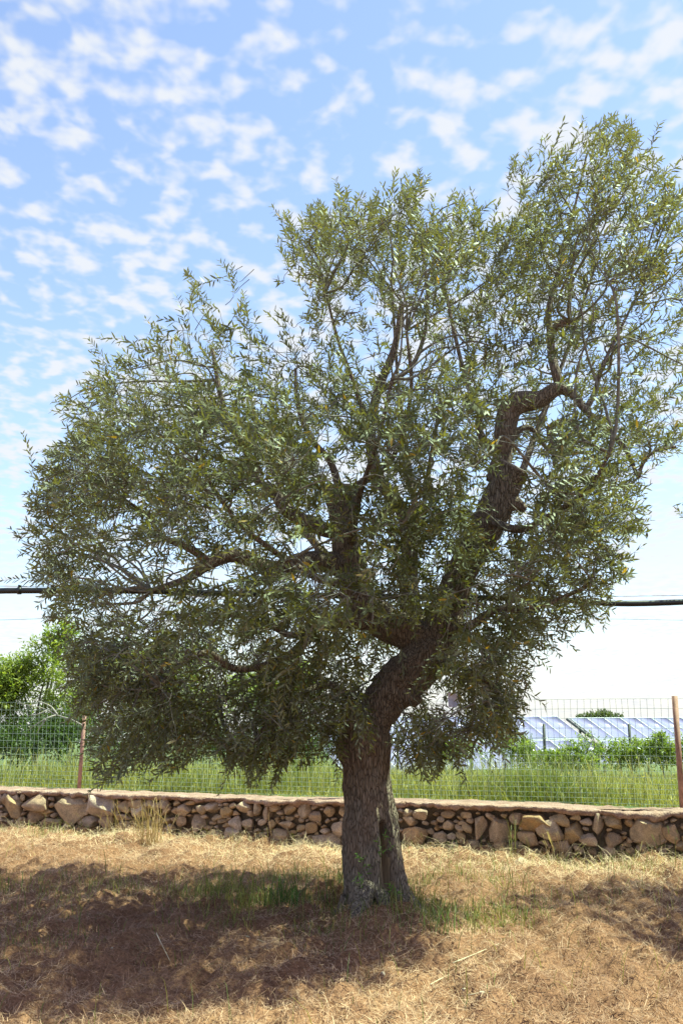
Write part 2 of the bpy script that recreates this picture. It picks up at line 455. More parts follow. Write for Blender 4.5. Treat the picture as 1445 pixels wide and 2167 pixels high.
photo_stones = [(81,1677,62,36),(149,1694,86,52),(221,1689,66,38),(29,1700,45,45),(81,1712,45,31),(183,1738,55,31),(69,1727,45,24),(180,1717,31,16),(235,1714,31,12),(225,1739,31,31),(261,1729,38,16),(266,1746,45,21),(289,1694,38,21),(311,1688,28,21),(263,1708,28,24),(299,1717,35,38),(348,1693,21,21),(403,1691,26,12),(388,1713,31,31),(382,1741,26,22),(415,1743,40,33),(388,1769,48,31),(358,1755,21,21),(426,1713,21,21),(479,1717,24,22),(465,1736,28,10),(457,1769,35,24),(351,1713,17,17),(107,1741,48,21),(45,1741,35,21),(10,1679,17,24),(35,1662,17,16),(17,1662,17,14),(48,1665,14,16),(173,1762,31,16),
(515,1703,30,23),(477,1718,19,25),(564,1722,17,30),(543,1708,19,34),(614,1703,27,23),(644,1704,29,29),(667,1727,29,25),(694,1718,23,21),(724,1703,23,27),(498,1743,30,29),(526,1747,29,25),(576,1745,17,21),(610,1747,36,15),(635,1752,25,15),(659,1750,25,25),(688,1760,21,13),(716,1754,36,32),(595,1773,46,46),(637,1788,36,29),(694,1781,67,32),(734,1794,23,29),(558,1785,32,27),(532,1779,21,21),(496,1769,49,42),(557,1767,29,10),(461,1731,27,13),(863,1720,19,17),(890,1718,32,25),(869,1740,32,21),(873,1768,55,46),(884,1796,27,17),(930,1735,19,13),(932,1771,29,27),
(1053,1759,46,50),(1013,1752,27,43),(1131,1738,66,40),(1160,1755,50,43),(1211,1762,37,43),(1264,1744,23,43),(1300,1743,37,28),(1329,1738,17,20),(1365,1760,70,50),(1247,1780,38,28),(1292,1777,43,25),(1418,1762,30,37),(1184,1735,40,24),(1094,1733,33,23),(1116,1772,40,27),(1000,1787,30,20),(1061,1792,33,20),(1357,1797,23,20),(1437,1791,20,20)]
placed = []      # (s, v, rx, rz)
def add_stone(s, v, rx, rz, out=None, tilt=None):
    sz = max(rx, rz); me = random.choice(stone_big if sz > .085 else stone_small)
    ry = min(max(.5 * (rx + rz), .05), .16)
    o = link('stone', me)
    out = (ry * random.uniform(-.55, -.05) - .02) if out is None else out
    o.parent = wall
    o.location = Vector(wall_pt(s, v, out)) - wall.location
    o.scale = (rx * 1.12, ry, rz * 1.12)
    ang = math.atan2(WU[1], WU[0])
    o.rotation_euler = (random.uniform(-.2, .2), random.uniform(-.16, .16) if tilt is None else tilt, ang + random.choice((0, math.pi)) + random.uniform(-.15, .15))
    placed.append((s, v, rx, rz))
for (px, py, w, h) in photo_stones:
    s, v, d = wall_uv(px, py); k = d / FPX
    rx, rz = w * k / 2, h * k / 2
    v = min(v, WALL_H - .05 - rz)
    add_stone(s, v, rx, rz, out=-min(.5 * (rx + rz), .15) * random.uniform(.15, .5) + .0)
def fill(n, lo, hi, tol, smin, smax):
    for _ in range(n):
        rx = random.uniform(lo, hi); rz = rx * random.uniform(.5, .95)
        s = random.uniform(smin, smax); v = random.uniform(rz * .6, WALL_H - .07 - rz * .7)
        if all(((s - a) / (rx + c)) ** 2 + ((v - b_) / (rz + d)) ** 2 > tol for a, b_, c, d in placed):
            add_stone(s, v, rx, rz)
fill(160, .10, .19, .80, S0, -.1); fill(160, .10, .19, .80, 9.0, S1)
fill(2500, .055, .10, .80, S0, S1)
fill(5000, .028, .055, .78, S0, S1)
print('stones', len(placed))

# ------------------------------------------------------------------ fence on the wall
fence = thing('wire_fence', wall_pt(4.5, WALL_H, -.42), 'green galvanised wire mesh fence with rusty posts on top of the stone wall', 'fence')
FB = -.47
def fence_s(px):   # parameter along the fence line under column px
    d = ray(px, 1650); o = np.array([0, 0, 0.0]); p0 = WA + WN * FB
    A = np.array([[d[0], -WU[0]], [d[1], -WU[1]]]); t, s = np.linalg.solve(A, p0[:2]); return s
sl, sr = fence_s(171), fence_s(1441); sm = .5 * (sl + sr) + .25
span = sm - sl
for s_, hgt, tall in ((sl, 1.02, 0), (sm, 1.25, 0), (sr, 1.22, 1), (sl - span, 1.2, 0), (sr + span, 1.2, 0)):
    base = wall_pt(s_, WALL_H - .12, FB + .03)
    lean = np.array([.03 * (1 if s_ == sl else -.3), 0, 0])
    bag = Bag()
    for (dx, dy, sx, sy) in ((0, 0, .026, .004), (-.022, .022, .004, .024)):     # angle-iron section
        c = [np.array([dx + a * sx, dy + b_ * sy, 0]) for a, b_ in ((-1, -1), (1, -1), (1, 1), (-1, 1))]
        Vb = np.array([base + q for q in c] + [base + q + lean + [0, 0, hgt + .12] for q in c])
        bag.add(Vb, [np.array([[0, 1, 5, 4], [1, 2, 6, 5], [2, 3, 7, 6], [3, 0, 4, 7], [4, 5, 6, 7], [3, 2, 1, 0]])])
    link('post', bag.mesh('post', M['rust'], False), fence)
rows = [0.0, .055, .11, .165, .22, .29, .36, .44, .53, .63, .73, .84, .95, 1.06, 1.17]
fz = wave_noise(55, 3, 1.1, .5)
for k, (a, b_) in enumerate(((sl - span, sl), (sl, sm), (sm, sr), (sr, sr + span))):
    bag = Bag(); r_ = .0019
    sv = np.arange(a, b_ - .02, .072)
    off = lambda s, z: .012 * fz(s * 1.3, z * 4)
    for s_ in sv:
        C = np.array([wall_pt(s_ + .012 * math.sin(s_ * 7 + z * 2), WALL_H + .015 + z + .012 * fz(s_, 0), FB + off(s_, z)) for z in np.linspace(-.02, 1.17, 6)])
        bag.add(*tube(C, r_, 4, False))
    for z in rows:
        C = np.array([wall_pt(s_, WALL_H + .015 + z + .012 * fz(s_, 0), FB + .003 + off(s_, z)) for s_ in np.linspace(a, b_, 22)])
        bag.add(*tube(C, r_, 4, False))
    link('wire_mesh', bag.mesh('wire_mesh', M['wire'], True), fence, kind='stuff')

# ------------------------------------------------------------------ leaves (numpy)
def unit(a): return a / (np.linalg.norm(a, axis=-1, keepdims=True) + 1e-9)
def leaves_mesh(base, dirv, nrm, L, W, cols, droop=.12):
    """lanceolate six-point leaves; arrays of n"""
    n = len(base); dirv = unit(dirv); side = unit(np.cross(dirv, nrm)); up = np.cross(side, dirv)
    L = L[:, None]; W = W[:, None]
    pts = [base,
           base + dirv * L * .30 + side * W * .46 + up * W * .10,
           base + dirv * L * .68 + side * W * .40 - up * L * droop * .4,
           base + dirv * L - up * L * droop,
           base + dirv * L * .68 - side * W * .40 - up * L * droop * .4,
           base + dirv * L * .30 - side * W * .46 + up * W * .10]
    V = np.stack(pts, 1).reshape(-1, 3)
    o = (np.arange(n) * 6)[:, None]
    F = np.concatenate([o + np.array([[0, 1, 5]]), o + np.array([[2, 3, 4]])]); Q = o + np.array([[1, 2, 4, 5]])
    return V, [F, Q], np.repeat(cols, 6, 0)

def inside_poly(pts, poly):
    x, y = pts[:, 0], pts[:, 1]; res = np.zeros(len(pts), bool); n = len(poly)
    for i in range(n):
        x1, y1 = poly[i]; x2, y2 = poly[(i + 1) % n]
        c = (y1 > y) != (y2 > y)
        with np.errstate(divide='ignore', invalid='ignore'):
            res ^= c & (x < (x2 - x1) * (y - y1) / (y2 - y1 + 1e-12) + x1)
    return res
def poly_dist(pts, poly):
    d = np.full(len(pts), 1e9); n = len(poly)
    for i in range(n):
        a = np.array(poly[i], float); b_ = np.array(poly[(i + 1) % n], float); ab = b_ - a
        t = np.clip(((pts - a) @ ab) / (ab @ ab), 0, 1)
        d = np.minimum(d, np.linalg.norm(pts - (a + t[:, None] * ab), axis=1))
    return d

# ------------------------------------------------------------------ the olive tree
TY = TRUNK[1]
olive = thing('olive_tree', TRUNK, 'old gnarled olive tree with hollow trunk and silvery green crown before the stone wall', 'tree')
# trunk: rings with roots, ridges and a hollow slit
prof = [(1965,796,60),(1945,797,58),(1925,797,57),(1900,796,57),(1870,795,55),(1840,795,54),(1800,795,53),(1750,791,52),(1700,785,49),(1650,779,49),(1610,775,53),(1575,773,55),(1540,775,50),(1505,782,42),(1485,790,32)]
P = np.array([[px, py, hw] for py, px, hw in prof], float)
fine_prof = catmull(P, 14)
ctr = np.array([at(px, py, TY) for px, py, hw in fine_prof]); rad = np.array([hw * px_m(c) for (px, py, hw), c in zip(fine_prof, ctr)])
NT = 144; th = np.linspace(0, 2 * np.pi, NT, endpoint=False)
n3a = noise3(71, 3, 5.0, .6); n3b = noise3(72, 4, 26., .6)
Z = ctr[:, 2]
dirs = np.stack([np.cos(th), np.sin(th), 0 * th], -1)
rr = rad[:, None] * np.ones(NT)
zz = Z[:, None]; hh = np.clip(zz, 0, 5)
def bumpa(t0, w): return np.exp(-((np.angle(np.exp(1j * (th - t0)))) / w) ** 2)[None, :]
CAMA = -math.pi / 2
# buttress roots
for t0, w, amp, hs in ((CAMA - .62, .30, .17, .24), (CAMA + .95, .26, .34, .20), (CAMA + .35, .22, .13, .18), (CAMA + 2.2, .5, .16, .2), (CAMA - 2.0, .5, .10, .2), (CAMA + 3.3, .6, .14, .2)):
    rr = rr + amp * bumpa(t0, w) * np.exp(-(hh / hs) ** 1.3)
# gaps between the roots
rr = rr - .09 * bumpa(CAMA - 1.30, .22) * np.exp(-((hh - .06) / .13) ** 2)
rr = rr - .07 * bumpa(CAMA - .08, .16) * np.exp(-((hh - .04) / .09) ** 2)
# slit: a deep groove to the right of the middle, widest at its foot
z_top, z_bot = at(0, 1738, TY)[2], at(0, 1905, TY)[2]
tz = np.clip((zz - z_bot) / (z_top - z_bot), -.5, 1.6)
slit_w = .14 + .15 * np.clip(1 - tz, 0, 1.2)
slit = 1 / (1 + np.exp((np.abs(np.angle(np.exp(1j * (th[None, :] - (CAMA + .42))))) - slit_w) / .035))
slit = slit * (1 / (1 + np.exp(-(1.0 - tz) / .02))) * (1 / (1 + np.exp(-(tz - .02) / .04)))
rr = rr - slit * (.13 + .06 * np.clip(tz, 0, 1))
# long furrow and swellings
rr = rr * (1 + .085 * np.cos(3 * (th[None, :] - CAMA - .4) + .6 * zz)) 
rr = rr - .022 * bumpa(CAMA + .42, .22) * np.clip((zz - z_top) / .3, 0, 1)
rr = rr + .04 * bumpa(CAMA - 1.3, .35) * np.exp(-((zz - at(0, 1590, TY)[2]) / .09) ** 2)
rr = rr + .035 * bumpa(CAMA + .35, .3) * np.exp(-((zz - at(0, 1648, TY)[2]) / .07) ** 2)
Vt = ctr[:, None] + dirs[None] * rr[..., None]
flat = Vt.reshape(-1, 3); d = (.05 * n3a(flat) + .022 * n3b(flat * np.array([1, 1, .35]))).reshape(rr.shape)
d = d + .007 * np.sin(th[None, :] * 23 + 2.5 * n3a(flat).reshape(rr.shape) + 3 * zz) * (1 - slit)
Vt = ctr[:, None] + dirs[None] * (rr + d)[..., None]
n = len(ctr)
i, j = np.meshgrid(np.arange(n - 1), np.arange(NT), indexing='ij'); j2 = (j + 1) % NT
F = np.stack([(i + 1) * NT + j, (i + 1) * NT + j2, i * NT + j2, i * NT + j], -1).reshape(-1, 4)
mi = (slit[:-1] > .6).astype(int).ravel()
trunk = link('trunk', make_mesh('trunk', Vt.reshape(-1, 3), [F], [M['bark'], M['heart']], True, mat_idx=mi), olive)

SKEL = []   # sampled skeleton points (position, radius)
def limb(name, pts, parent=olive, seg=26, per=9, rough=.14, material='bark', seed=0, cut=False, skel=True):
    """pts: (px, py, depth offset from trunk plane, half width px)"""
    C = np.array([at(px, py, TY + dy) for px, py, dy, hw in pts]); r = np.array([hw * px_m(c) for (px, py, dy, hw), c in zip(pts, C)])
    CR = catmull(np.hstack([C, r[:, None]]), per); C, r = CR[:, :3], np.maximum(CR[:, 3], .002)
    nf, ng = noise3(seed + 900, 3, 7.0, .6), noise3(seed + 950, 3, 40., .6)
    def disp(t, th_, CC, D):
        Pq = (CC[:, None] + D * r[:, None, None]).reshape(-1, 3)
        return 1 + (rough * nf(Pq) + rough * .5 * ng(Pq)).reshape(len(CC), -1)
    Vv, fl = tube(C, r, seg, True, disp)
    mi = None
    o = link(name, make_mesh(name, Vv, fl, M[material], True), parent)
    if cut:
        T = C[-1] - C[-2]; T /= np.linalg.norm(T); a = np.cross(T, [0, 1, 0]); a /= np.linalg.norm(a); bb = np.cross(T, a)
        q = np.linspace(0, 2 * np.pi, 24, endpoint=False); rr_ = r[-1] * (.93 + .08 * np.sin(3 * q + 1))
        ring = C[-1] + T * .012 + np.outer(np.cos(q) * rr_, a) + np.outer(np.sin(q) * rr_, bb)
        low = ring - T * .02; cen = (C[-1] + T * .016)[None]
        k = np.arange(24); kn = (k + 1) % 24
        link('cut_face', make_mesh('cut_face', np.vstack([ring, low, cen]), [np.stack([k, kn, np.full(24, 48)], -1), np.stack([k, k + 24, kn + 24, kn], -1)], M['cut'], False), o)
    if skel: SKEL.append(np.hstack([C, r[:, None]]))
    return o
A = limb('limb', [(778,1570,0,46),(792,1520,0,40),(822,1472,-.03,46),(862,1432,-.05,50),(900,1392,-.05,48),(928,1350,-.02,44),(940,1305,.03,36)], seed=1, rough=.17)
limb('burl', [(838,1462,-.14,20),(872,1478,-.18,20),(884,1492,-.18,9)], seed=2, skel=False)
limb('stub', [(762,1560,-.05,30),(748,1520,-.06,27),(742,1494,-.06,24)], seed=3, cut=True)
L1 = limb('limb', [(915,1372,-.02,40),(860,1338,.02,38),(800,1312,.08,36),(762,1270,.12,35),(744,1210,.12,33),(731,1150,.10,31),(724,1095,.08,31),(720,1052,.06,38),(720,1030,.05,36)], seed=4, cut=True)
L2 = limb('limb', [(930,1350,0,40),(948,1290,.05,34),(968,1230,.08,33),(1000,1165,.08,33),(1032,1110,.05,34),(1055,1055,.02,36),(1076,1010,-.02,34),(1088,988,-.05,33)], seed=5, cut=True)
limb('limb', [(1052,1020,.03,24),(1062,965,.02,22),(1066,915,0,23),(1076,872,0,22),(1100,852,-.02,22),(1140,846,-.06,19),(1172,826,-.1,16),(1192,820,-.12,12)], seed=6)
limb('limb', [(900,1372,.1,30),(872,1300,.25,24),(864,1230,.35,20),(866,1160,.4,18),(850,1080,.4,14),(800,1010,.35,13),(784,930,.3,12),(790,870,.3,11),(805,810,.25,10),(835,735,.2,8),(850,640,.2,5)], seed=7)
limb('burl', [(1050,1075,0,22),(1085,1065,-.03,17),(1112,1078,-.05,7)], seed=8, skel=False)
limb('branch', [(735,1125,.1,17),(690,1122,.05,17),(640,1100,0,15),(600,1072,-.05,14),(578,1035,-.08,13),(555,1025,-.1,11),(532,992,-.12,10),(522,950,-.15,9),(498,915,-.2,8),(470,850,-.2,6),(450,740,-.2,4)], seed=9, parent=olive)
limb('branch', [(745,1205,.1,26),(690,1190,.02,24),(640,1190,-.1,22),(585,1205,-.2,19),(540,1190,-.3,15),(490,1176,-.35,14),(440,1195,-.45,13),(395,1225,-.5,9),(320,1250,-.6,5)], seed=10)
limb('branch', [(445,1190,-.44,9),(400,1160,-.5,8),(345,1135,-.6,6),(310,1090,-.7,4),(240,1040,-.8,3)], seed=11)
limb('branch', [(775,1318,.05,18),(715,1312,-.15,16),(665,1325,-.3,13),(645,1358,-.4,11),(590,1400,-.5,9),(500,1415,-.6,8),(440,1382,-.7,7),(390,1400,-.8,6),(340,1450,-.9,4)], seed=12)
limb('branch', [(668,1325,-.3,9),(620,1345,-.4,7),(560,1320,-.5,5),(480,1300,-.5,4)], seed=13)
limb('branch', [(1186,822,-.1,11),(1176,790,-.1,10),(1166,745,-.05,9),(1163,700,0,8),(1160,655,0,7),(1185,560,.05,5),(1215,440,.1,3),(1240,330,.1,2)], seed=14)
limb('stub', [(1163,706,0,7),(1182,688,-.05,9),(1205,682,-.08,8)], seed=15, seg=14)
limb('branch', [(1185,822,-.1,10),(1212,835,-.15,9),(1238,868,-.2,8),(1262,892,-.25,7),(1292,916,-.3,6),(1325,955,-.35,5),(1350,1012,-.4,4)], seed=16, seg=14)
limb('branch', [(1350,1010,-.4,4),(1360,980,-.42,4),(1385,955,-.45,3.5),(1430,945,-.5,3)], seed=17, seg=10)
limb('branch', [(1238,868,-.2,7),(1258,830,-.15,6),(1272,780,-.1,5),(1310,700,0,3),(1360,600,.1,2)], seed=18, seg=12)
limb('branch', [(1225,898,-.2,5),(1190,892,-.2,7),(1162,908,-.2,6),(1168,950,-.2,5),(1172,985,-.2,3)], seed=19, seg=12)
limb('branch', [(1080,955,.05,8),(1085,925,.05,8),(1120,905,.1,6),(1170,960,.2,4),(1240,960,.2,4),(1290,1010,.3,3)], seed=20, seg=12)
limb('branch', [(1052,945,.05,9),(1030,940,.08,8),(1012,905,.1,7),(1015,870,.1,6),(985,800,.15,5),(960,700,.2,4),(930,560,.2,3)], seed=21, seg=12)
limb('branch', [(1030,1120,.1,8),(980,1080,.2,7),(930,1085,.3,7),(905,1030,.35,6),(915,950,.4,5),(935,830,.4,4)], seed=22, seg=12)
limb('branch', [(796,835,.3,7),(830,808,.35,6),(880,760,.4,5),(905,650,.4,4),(890,500,.35,3)], seed=23, seg=12)
limb('branch', [(786,890,.3,7),(765,860,.25,6),(745,800,.2,4.5),(715,720,.15,3.5),(690,620,.1,2.5)], seed=24, seg=12)
limb('branch', [(722,1050,.06,10),(700,980,0,7),(660,930,-.1,6),(630,860,-.1,4),(625,780,-.1,3)], seed=25, seg=12)
limb('branch', [(725,1045,.06,9),(775,1015,-.1,7),(820,985,-.3,6),(850,920,-.5,5),(870,820,-.7,4),(860,700,-.8,3)], seed=26, seg=12)
limb('branch', [(935,1330,-.05,14),(985,1330,-.3,10),(1050,1290,-.6,8),(1120,1290,-.8,6),(1200,1260,-.9,5),(1260,1230,-1,4)], seed=27, seg=12)
limb('branch', [(935,1390,-.1,10),(990,1420,-.35,7),(1040,1450,-.5,5),(1070,1500,-.55,3)], seed=28, seg=12)
limb('branch', [(760,1500,0,9),(700,1450,-.2,8),(640,1470,-.4,6),(560,1540,-.5,5),(520,1600,-.5,3)], seed=29, seg=12)
limb('branch', [(800,1300,.15,14),(760,1250,.5,11),(690,1180,.9,9),(620,1080,1.2,7),(560,950,1.4,4),(520,800,1.4,2.5)], seed=30, seg=12)
limb('branch', [(960,1240,.2,14),(1000,1150,.6,11),(1080,1050,1.0,9),(1140,900,1.3,6),(1200,740,1.5,4),(1260,560,1.5,2.5)], seed=31, seg=12)
limb('branch', [(870,1200,.4,10),(880,1100,.9,8),(860,950,1.3,5),(840,780,1.5,3.5),(830,620,1.5,2)], seed=32, seg=12)
limb('branch', [(1030,1100,0,10),(1100,1120,-.5,8),(1180,1080,-1.0,6),(1240,1040,-1.3,5),(1290,960,-1.5,3)], seed=33, seg=12)
limb('branch', [(750,1230,0,12),(690,1230,-.6,9),(600,1180,-1.1,7),(500,1100,-1.4,5),(420,980,-1.5,4)], seed=34, seg=12)
limb('branch', [(740,1160,.1,10),(760,1050,-.6,7),(800,930,-1.1,5),(830,800,-1.4,4)], seed=35, seg=12)
SK = np.vstack(SKEL)

crown = [(62,1195),(85,1160),(72,1110),(62,1030),(75,962),(130,955),(165,905),(140,870),(118,848),(172,820),(182,782),(250,742),(330,700),(372,625),(405,572),(440,600),(490,565),(515,615),(560,640),(585,720),(592,640),(583,560),(620,560),(602,455),(650,448),(692,412),(745,398),(775,432),(822,368),(905,362),(893,425),(872,490),(930,445),(985,405),(1005,455),(1080,490),(1122,515),(1090,440),(1066,412),(1088,322),(1160,268),(1240,247),(1330,250),(1348,292),(1402,335),(1440,385),(1475,440),(1500,600),(1510,760),(1500,880),(1445,945),(1385,962),(1352,1020),(1368,1100),(1330,1170),(1310,1250),(1280,1320),(1185,1352),(1165,1402),(1090,1430),(1112,1475),(1085,1570),(1050,1580),(1000,1560),(970,1610),(910,1640),(850,1625),(838,1560),(760,1600),(720,1590),(650,1600),(560,1655),(500,1645),(400,1600),(300,1640),(215,1655),(195,1600),(150,1490),(132,1400),(155,1335),(95,1290),(72,1230)]
poly = np.array(crown, float)
# deeper / shallower places and gaps seen in the photograph (px, py, radius, keep)
gaps = [(740,985,45,.12),(930,1000,35,.2),(700,930,35,.3),(345,1265,40,.4),(640,1350,30,.3),(770,1425,30,.35),(330,960,40,.5),(560,620,30,.3),(1110,1010,28,.25),(985,1015,25,.3),(590,1500,60,.5),(1400,760,80,.7),(1300,1150,80,.6),(660,1250,30,.4),(560,1290,40,.5),(860,1500,40,.5),(470,1060,35,.5),(780,770,35,.5),(300,1160,40,.6)]
shows = [(1045,1060,75,.05,.2),(1070,1110,50,.1,.2),(1075,990,70,.03,.2),(1070,910,62,.04,.2),(1105,860,62,.04,.2),(1165,845,58,.08,.2),(1020,1130,45,.2,.1),(870,1425,60,.25,0),(820,1470,45,.25,0),(785,1570,60,.22,0),(725,1060,45,.25,0),(735,1170,40,.3,0),(620,1190,40,.4,0),(520,1185,40,.4,0),(560,1030,30,.4,0),(600,1080,35,.4,0),(1250,890,40,.4,0),(790,860,28,.35,.3),(785,960,28,.4,.3),(905,1330,45,.3,0),(800,1310,40,.4,0),(775,1690,60,.0,0),(960,1482,55,.03,-.3),(965,1480,40,.03,-.2)]
SUNV = np.array(SUN[:])
clump = noise3(77, 3, 3.4, .65)
def sample_crown(n):
    out = []
    got = 0
    while got < n:
        p = np.stack([rng.uniform(55, 1515, 60000), rng.uniform(240, 1665, 60000)], -1)
        p = p[inside_poly(p, poly)]; d = poly_dist(p, poly)
        H = 2.35 * np.sqrt(1 - (1 - np.clip(d / 340, 0, 1)) ** 2)
        H = np.minimum(H, np.where(p[:, 1] > 1400, 1.5, 3.0))
        keep = rng.uniform(size=len(p)) < (.38 + .62 * (H / 2.35) ** .8) * np.where(p[:, 0] > 1200, .85, 1.0)
        p, H = p[keep], H[keep]
        w = rng.uniform(-1, 1, len(p)); keep = rng.uniform(size=len(p)) < (.42 + .58 * np.abs(w)); p, H, w = p[keep], H[keep], w[keep]
        Y = TY + .05 + w * H + rng.normal(0, .12, len(p))
        acc = np.ones(len(p))
        for gx, gy, gr, k in gaps: acc *= np.where(np.hypot(p[:, 0] - gx, p[:, 1] - gy) < gr, k, 1)
        for gx, gy, gr, k, dy in shows: acc *= np.where((np.hypot(p[:, 0] - gx, p[:, 1] - gy) < gr) & (Y < TY + dy + .15), k, 1)
        W_ = np.array([at(a, b_, c_) for (a, b_), c_ in zip(p, Y)])
        acc *= np.clip(.44 + 1.9 * clump(W_), .03, 1)
        for zz0 in (.35, .8, 1.25):  # added gaps along the sun rays, thinned so sunlight reaches the trunk
            rel = W_ - np.array([TRUNK[0] + .05, TY - .1, zz0]); al = rel @ SUNV; dist = np.linalg.norm(rel - al[:, None] * SUNV, axis=1)
            acc *= np.where((al > 0) & (dist < .24), .12, 1)
        k = rng.uniform(size=len(p)) < acc
        out.append(W_[k]); got += k.sum()
    return np.vstack(out)[:n]

NS = 10500
sp = sample_crown(NS)
def sample_patch(pl, n_, y0, y1):
    pl = np.array(pl, float); out = []
    while len(out) < n_:
        p = np.array([rng.uniform(pl[:, 0].min(), pl[:, 0].max()), rng.uniform(pl[:, 1].min(), pl[:, 1].max())])
        if inside_poly(p[None], pl)[0] and not any(math.hypot(p[0] - a, p[1] - b_) < r_ * .9 and rng.uniform() > .35 for a, b_, r_, k_, d_ in shows):
            out.append(at(p[0], p[1], TY + rng.uniform(y0, y1)))
    return np.array(out)
EXTRA = [([(960,1130),(1100,1130),(1350,1060),(1310,1240),(1180,1330),(1090,1400),(980,1400),(950,1250)], 400, -1.2, .7),
         ([(950,1400),(1080,1420),(1100,1470),(1075,1560),(1000,1540),(960,1600),(860,1610),(850,1540),(930,1480)], 210, -.7, .3),
         ([(570,1400),(740,1400),(790,1480),(750,1540),(720,1580),(640,1580),(560,1630),(480,1610)], 200, -.9, .3),
         ([(90,960),(180,900),(200,1250),(100,1240),(80,1100)], 130, -.5, .5),
         ([(160,1330),(420,1330),(520,1600),(230,1630),(170,1480)], 230, -1.0, .4),
         ([(770,1040),(960,1060),(1000,1120),(960,1260),(900,1300),(800,1290),(770,1200)], 150, -1.3, -.25),
         ([(540,1190),(690,1240),(740,1330),(690,1420),(600,1420),(520,1300)], 120, -1.3, -.5)]
sp = np.vstack([sample_patch(*e) for e in EXTRA] + [sp])
NS = len(sp)
ccen = np.array([TRUNK[0] + .1, TY, 3.6])
# secondary branches from the limbs out to crown targets
tgt = sample_crown(330)
twigs = Bag(); SEC = []
thin = SK[SK[:, 3] < .07]
for t in tgt:
    dd = np.linalg.norm(thin[:, :3] - t, axis=1) + .6 * np.maximum(0, thin[:, 2] - t[2])
    a = thin[np.argmin(dd), :3]
    Ld = np.linalg.norm(t - a)
    if Ld < .2 or t[2] < 1.35: continue
    midp = .5 * (a + t) + rng.normal(0, .09, 3) * Ld + np.array([0, 0, .10 * Ld])
    C = catmull(np.array([a, a * .66 + midp * .34 + rng.normal(0, .04, 3) * Ld, midp, t * .6 + midp * .4 + rng.normal(0, .05, 3) * Ld, t]), 5)
    r0 = min(.006 + .0065 * Ld, .016)
    twigs.add(*tube(C, np.linspace(r0, .003, len(C)), 6, False)); SEC.append(C)
SECP = np.vstack(SEC + [SK[SK[:, 3] < .03][:, :3]])
# sprigs
base_all, dir_all, nrm_all, L_all, W_all, col_all = [], [], [], [], [], []
outw = unit((sp - ccen) * np.array([1, 1, .55]))
hrel = np.clip((sp[:, 2] - 1.6) / 4.5, 0, 1)[:, None]
sdir = unit(outw * .75 + np.array([0, 0, 1.]) * (-.25 + 1.1 * hrel) + rng.normal(0, .42, (NS, 3)))
slen = rng.uniform(.18, .38, NS)
tipw = sp + sdir * (slen + .05)[:, None]
dep = tipw[:, 1] * CP + (tipw[:, 2] - CAM_H) * SP
tpx = np.stack([722.5 + FPX * tipw[:, 0] / dep, 1083.5 - FPX * ((tipw[:, 2] - CAM_H) * CP - tipw[:, 1] * SP) / dep], -1)
kp = inside_poly(tpx, poly) | (poly_dist(tpx, poly) < 22) | (rng.uniform(size=NS) < .07)
sp, sdir, slen = sp[kp], sdir[kp], slen[kp]
kp = np.ones(len(sp), bool)
for zz0 in (.35, .8, 1.25):  # clear sprigs from the added sun gaps above the trunk
    rel = sp + sdir * slen[:, None] * .5 - np.array([TRUNK[0] + .05, TY - .1, zz0]); al = rel @ SUNV; dist = np.linalg.norm(rel - al[:, None] * SUNV, axis=1)
    kp &= ~((al > 0) & (dist < .17) & (rng.uniform(size=len(sp)) < .85))
sp, sdir, slen = sp[kp], sdir[kp], slen[kp]
kp = np.arange(len(sp)) < 6650
sp, sdir, slen = sp[kp], sdir[kp], slen[kp]; NS = len(sp); print('sprigs', NS)
for q in range(NS):
    p0, dv, Ls = sp[q], sdir[q], slen[q]
    k = np.argmin(((SECP - p0) ** 2).sum(1)); a = SECP[k]; da = p0 - a; dl = np.linalg.norm(da)
    if dl > .32: a = p0 - da / dl * .2
    bend = rng.normal(0, .06, 3)
    mid_ = p0 + dv * Ls * .5 + bend * Ls; tip = p0 + dv * Ls + np.array([0, 0, -.06 * Ls])
    C = catmull(np.array([a, .5 * (a + p0) + rng.normal(0, .02, 3), p0, mid_, tip]), 2)
    twigs.add(*tube(C, np.linspace(.0038, .0012, len(C)), 3, False))
    npair = int(Ls / .027)
    t = (np.arange(npair) + .5) / npair; c_ = p0 * (1 - t)[:, None] ** 2 + 2 * (mid_ * (t * (1 - t))[:, None]) + tip * (t ** 2)[:, None]
    u = np.cross(dv, rng.normal(size=3)); u /= np.linalg.norm(u); v_ = np.cross(dv, u)
    ph = np.where(np.arange(npair) % 2 == 0, 0, np.pi / 2) + rng.normal(0, .25, npair)
    lat = np.cos(ph)[:, None] * u + np.sin(ph)[:, None] * v_
    lean = (.55 + .35 * t)[:, None]
    for sgn in (1, -1):
        dd = unit(dv * lean + lat * sgn * .75 + rng.normal(0, .16, (npair, 3)))
        base_all.append(c_); dir_all.append(dd)
        nrm_all.append(np.cross(np.cross(dd, dv), dd) * 1.0 + np.array([0, 0, .35]) + rng.normal(0, .3, (npair, 3)))
        sz = rng.uniform(.75, 1.12, npair) * (1 - .35 * t ** 3)
        L_all.append(.080 * sz); W_all.append(.0185 * sz * rng.uniform(.8, 1.15, npair))
        tone = rng.uniform(0.75, 1.25) * rng.uniform(.8, 1.2, npair)
        young = np.clip(t - .6, 0, 1) * rng.uniform(.2, 1.0)
        g = np.array([.108, .116, .046])[None] * tone[:, None] * (1 - young[:, None]) + np.array([.235, .245, .085])[None] * young[:, None]
        yel = rng.uniform(size=npair) < .012
        g[yel] = np.array([.33, .22, .04]); col_all.append(g)
base = np.vstack(base_all); dirs_ = np.vstack(dir_all); nrm = np.vstack(nrm_all)
L_, W_, cols = np.concatenate(L_all), np.concatenate(W_all), np.vstack(col_all)
keep = rng.uniform(size=len(base)) < .93
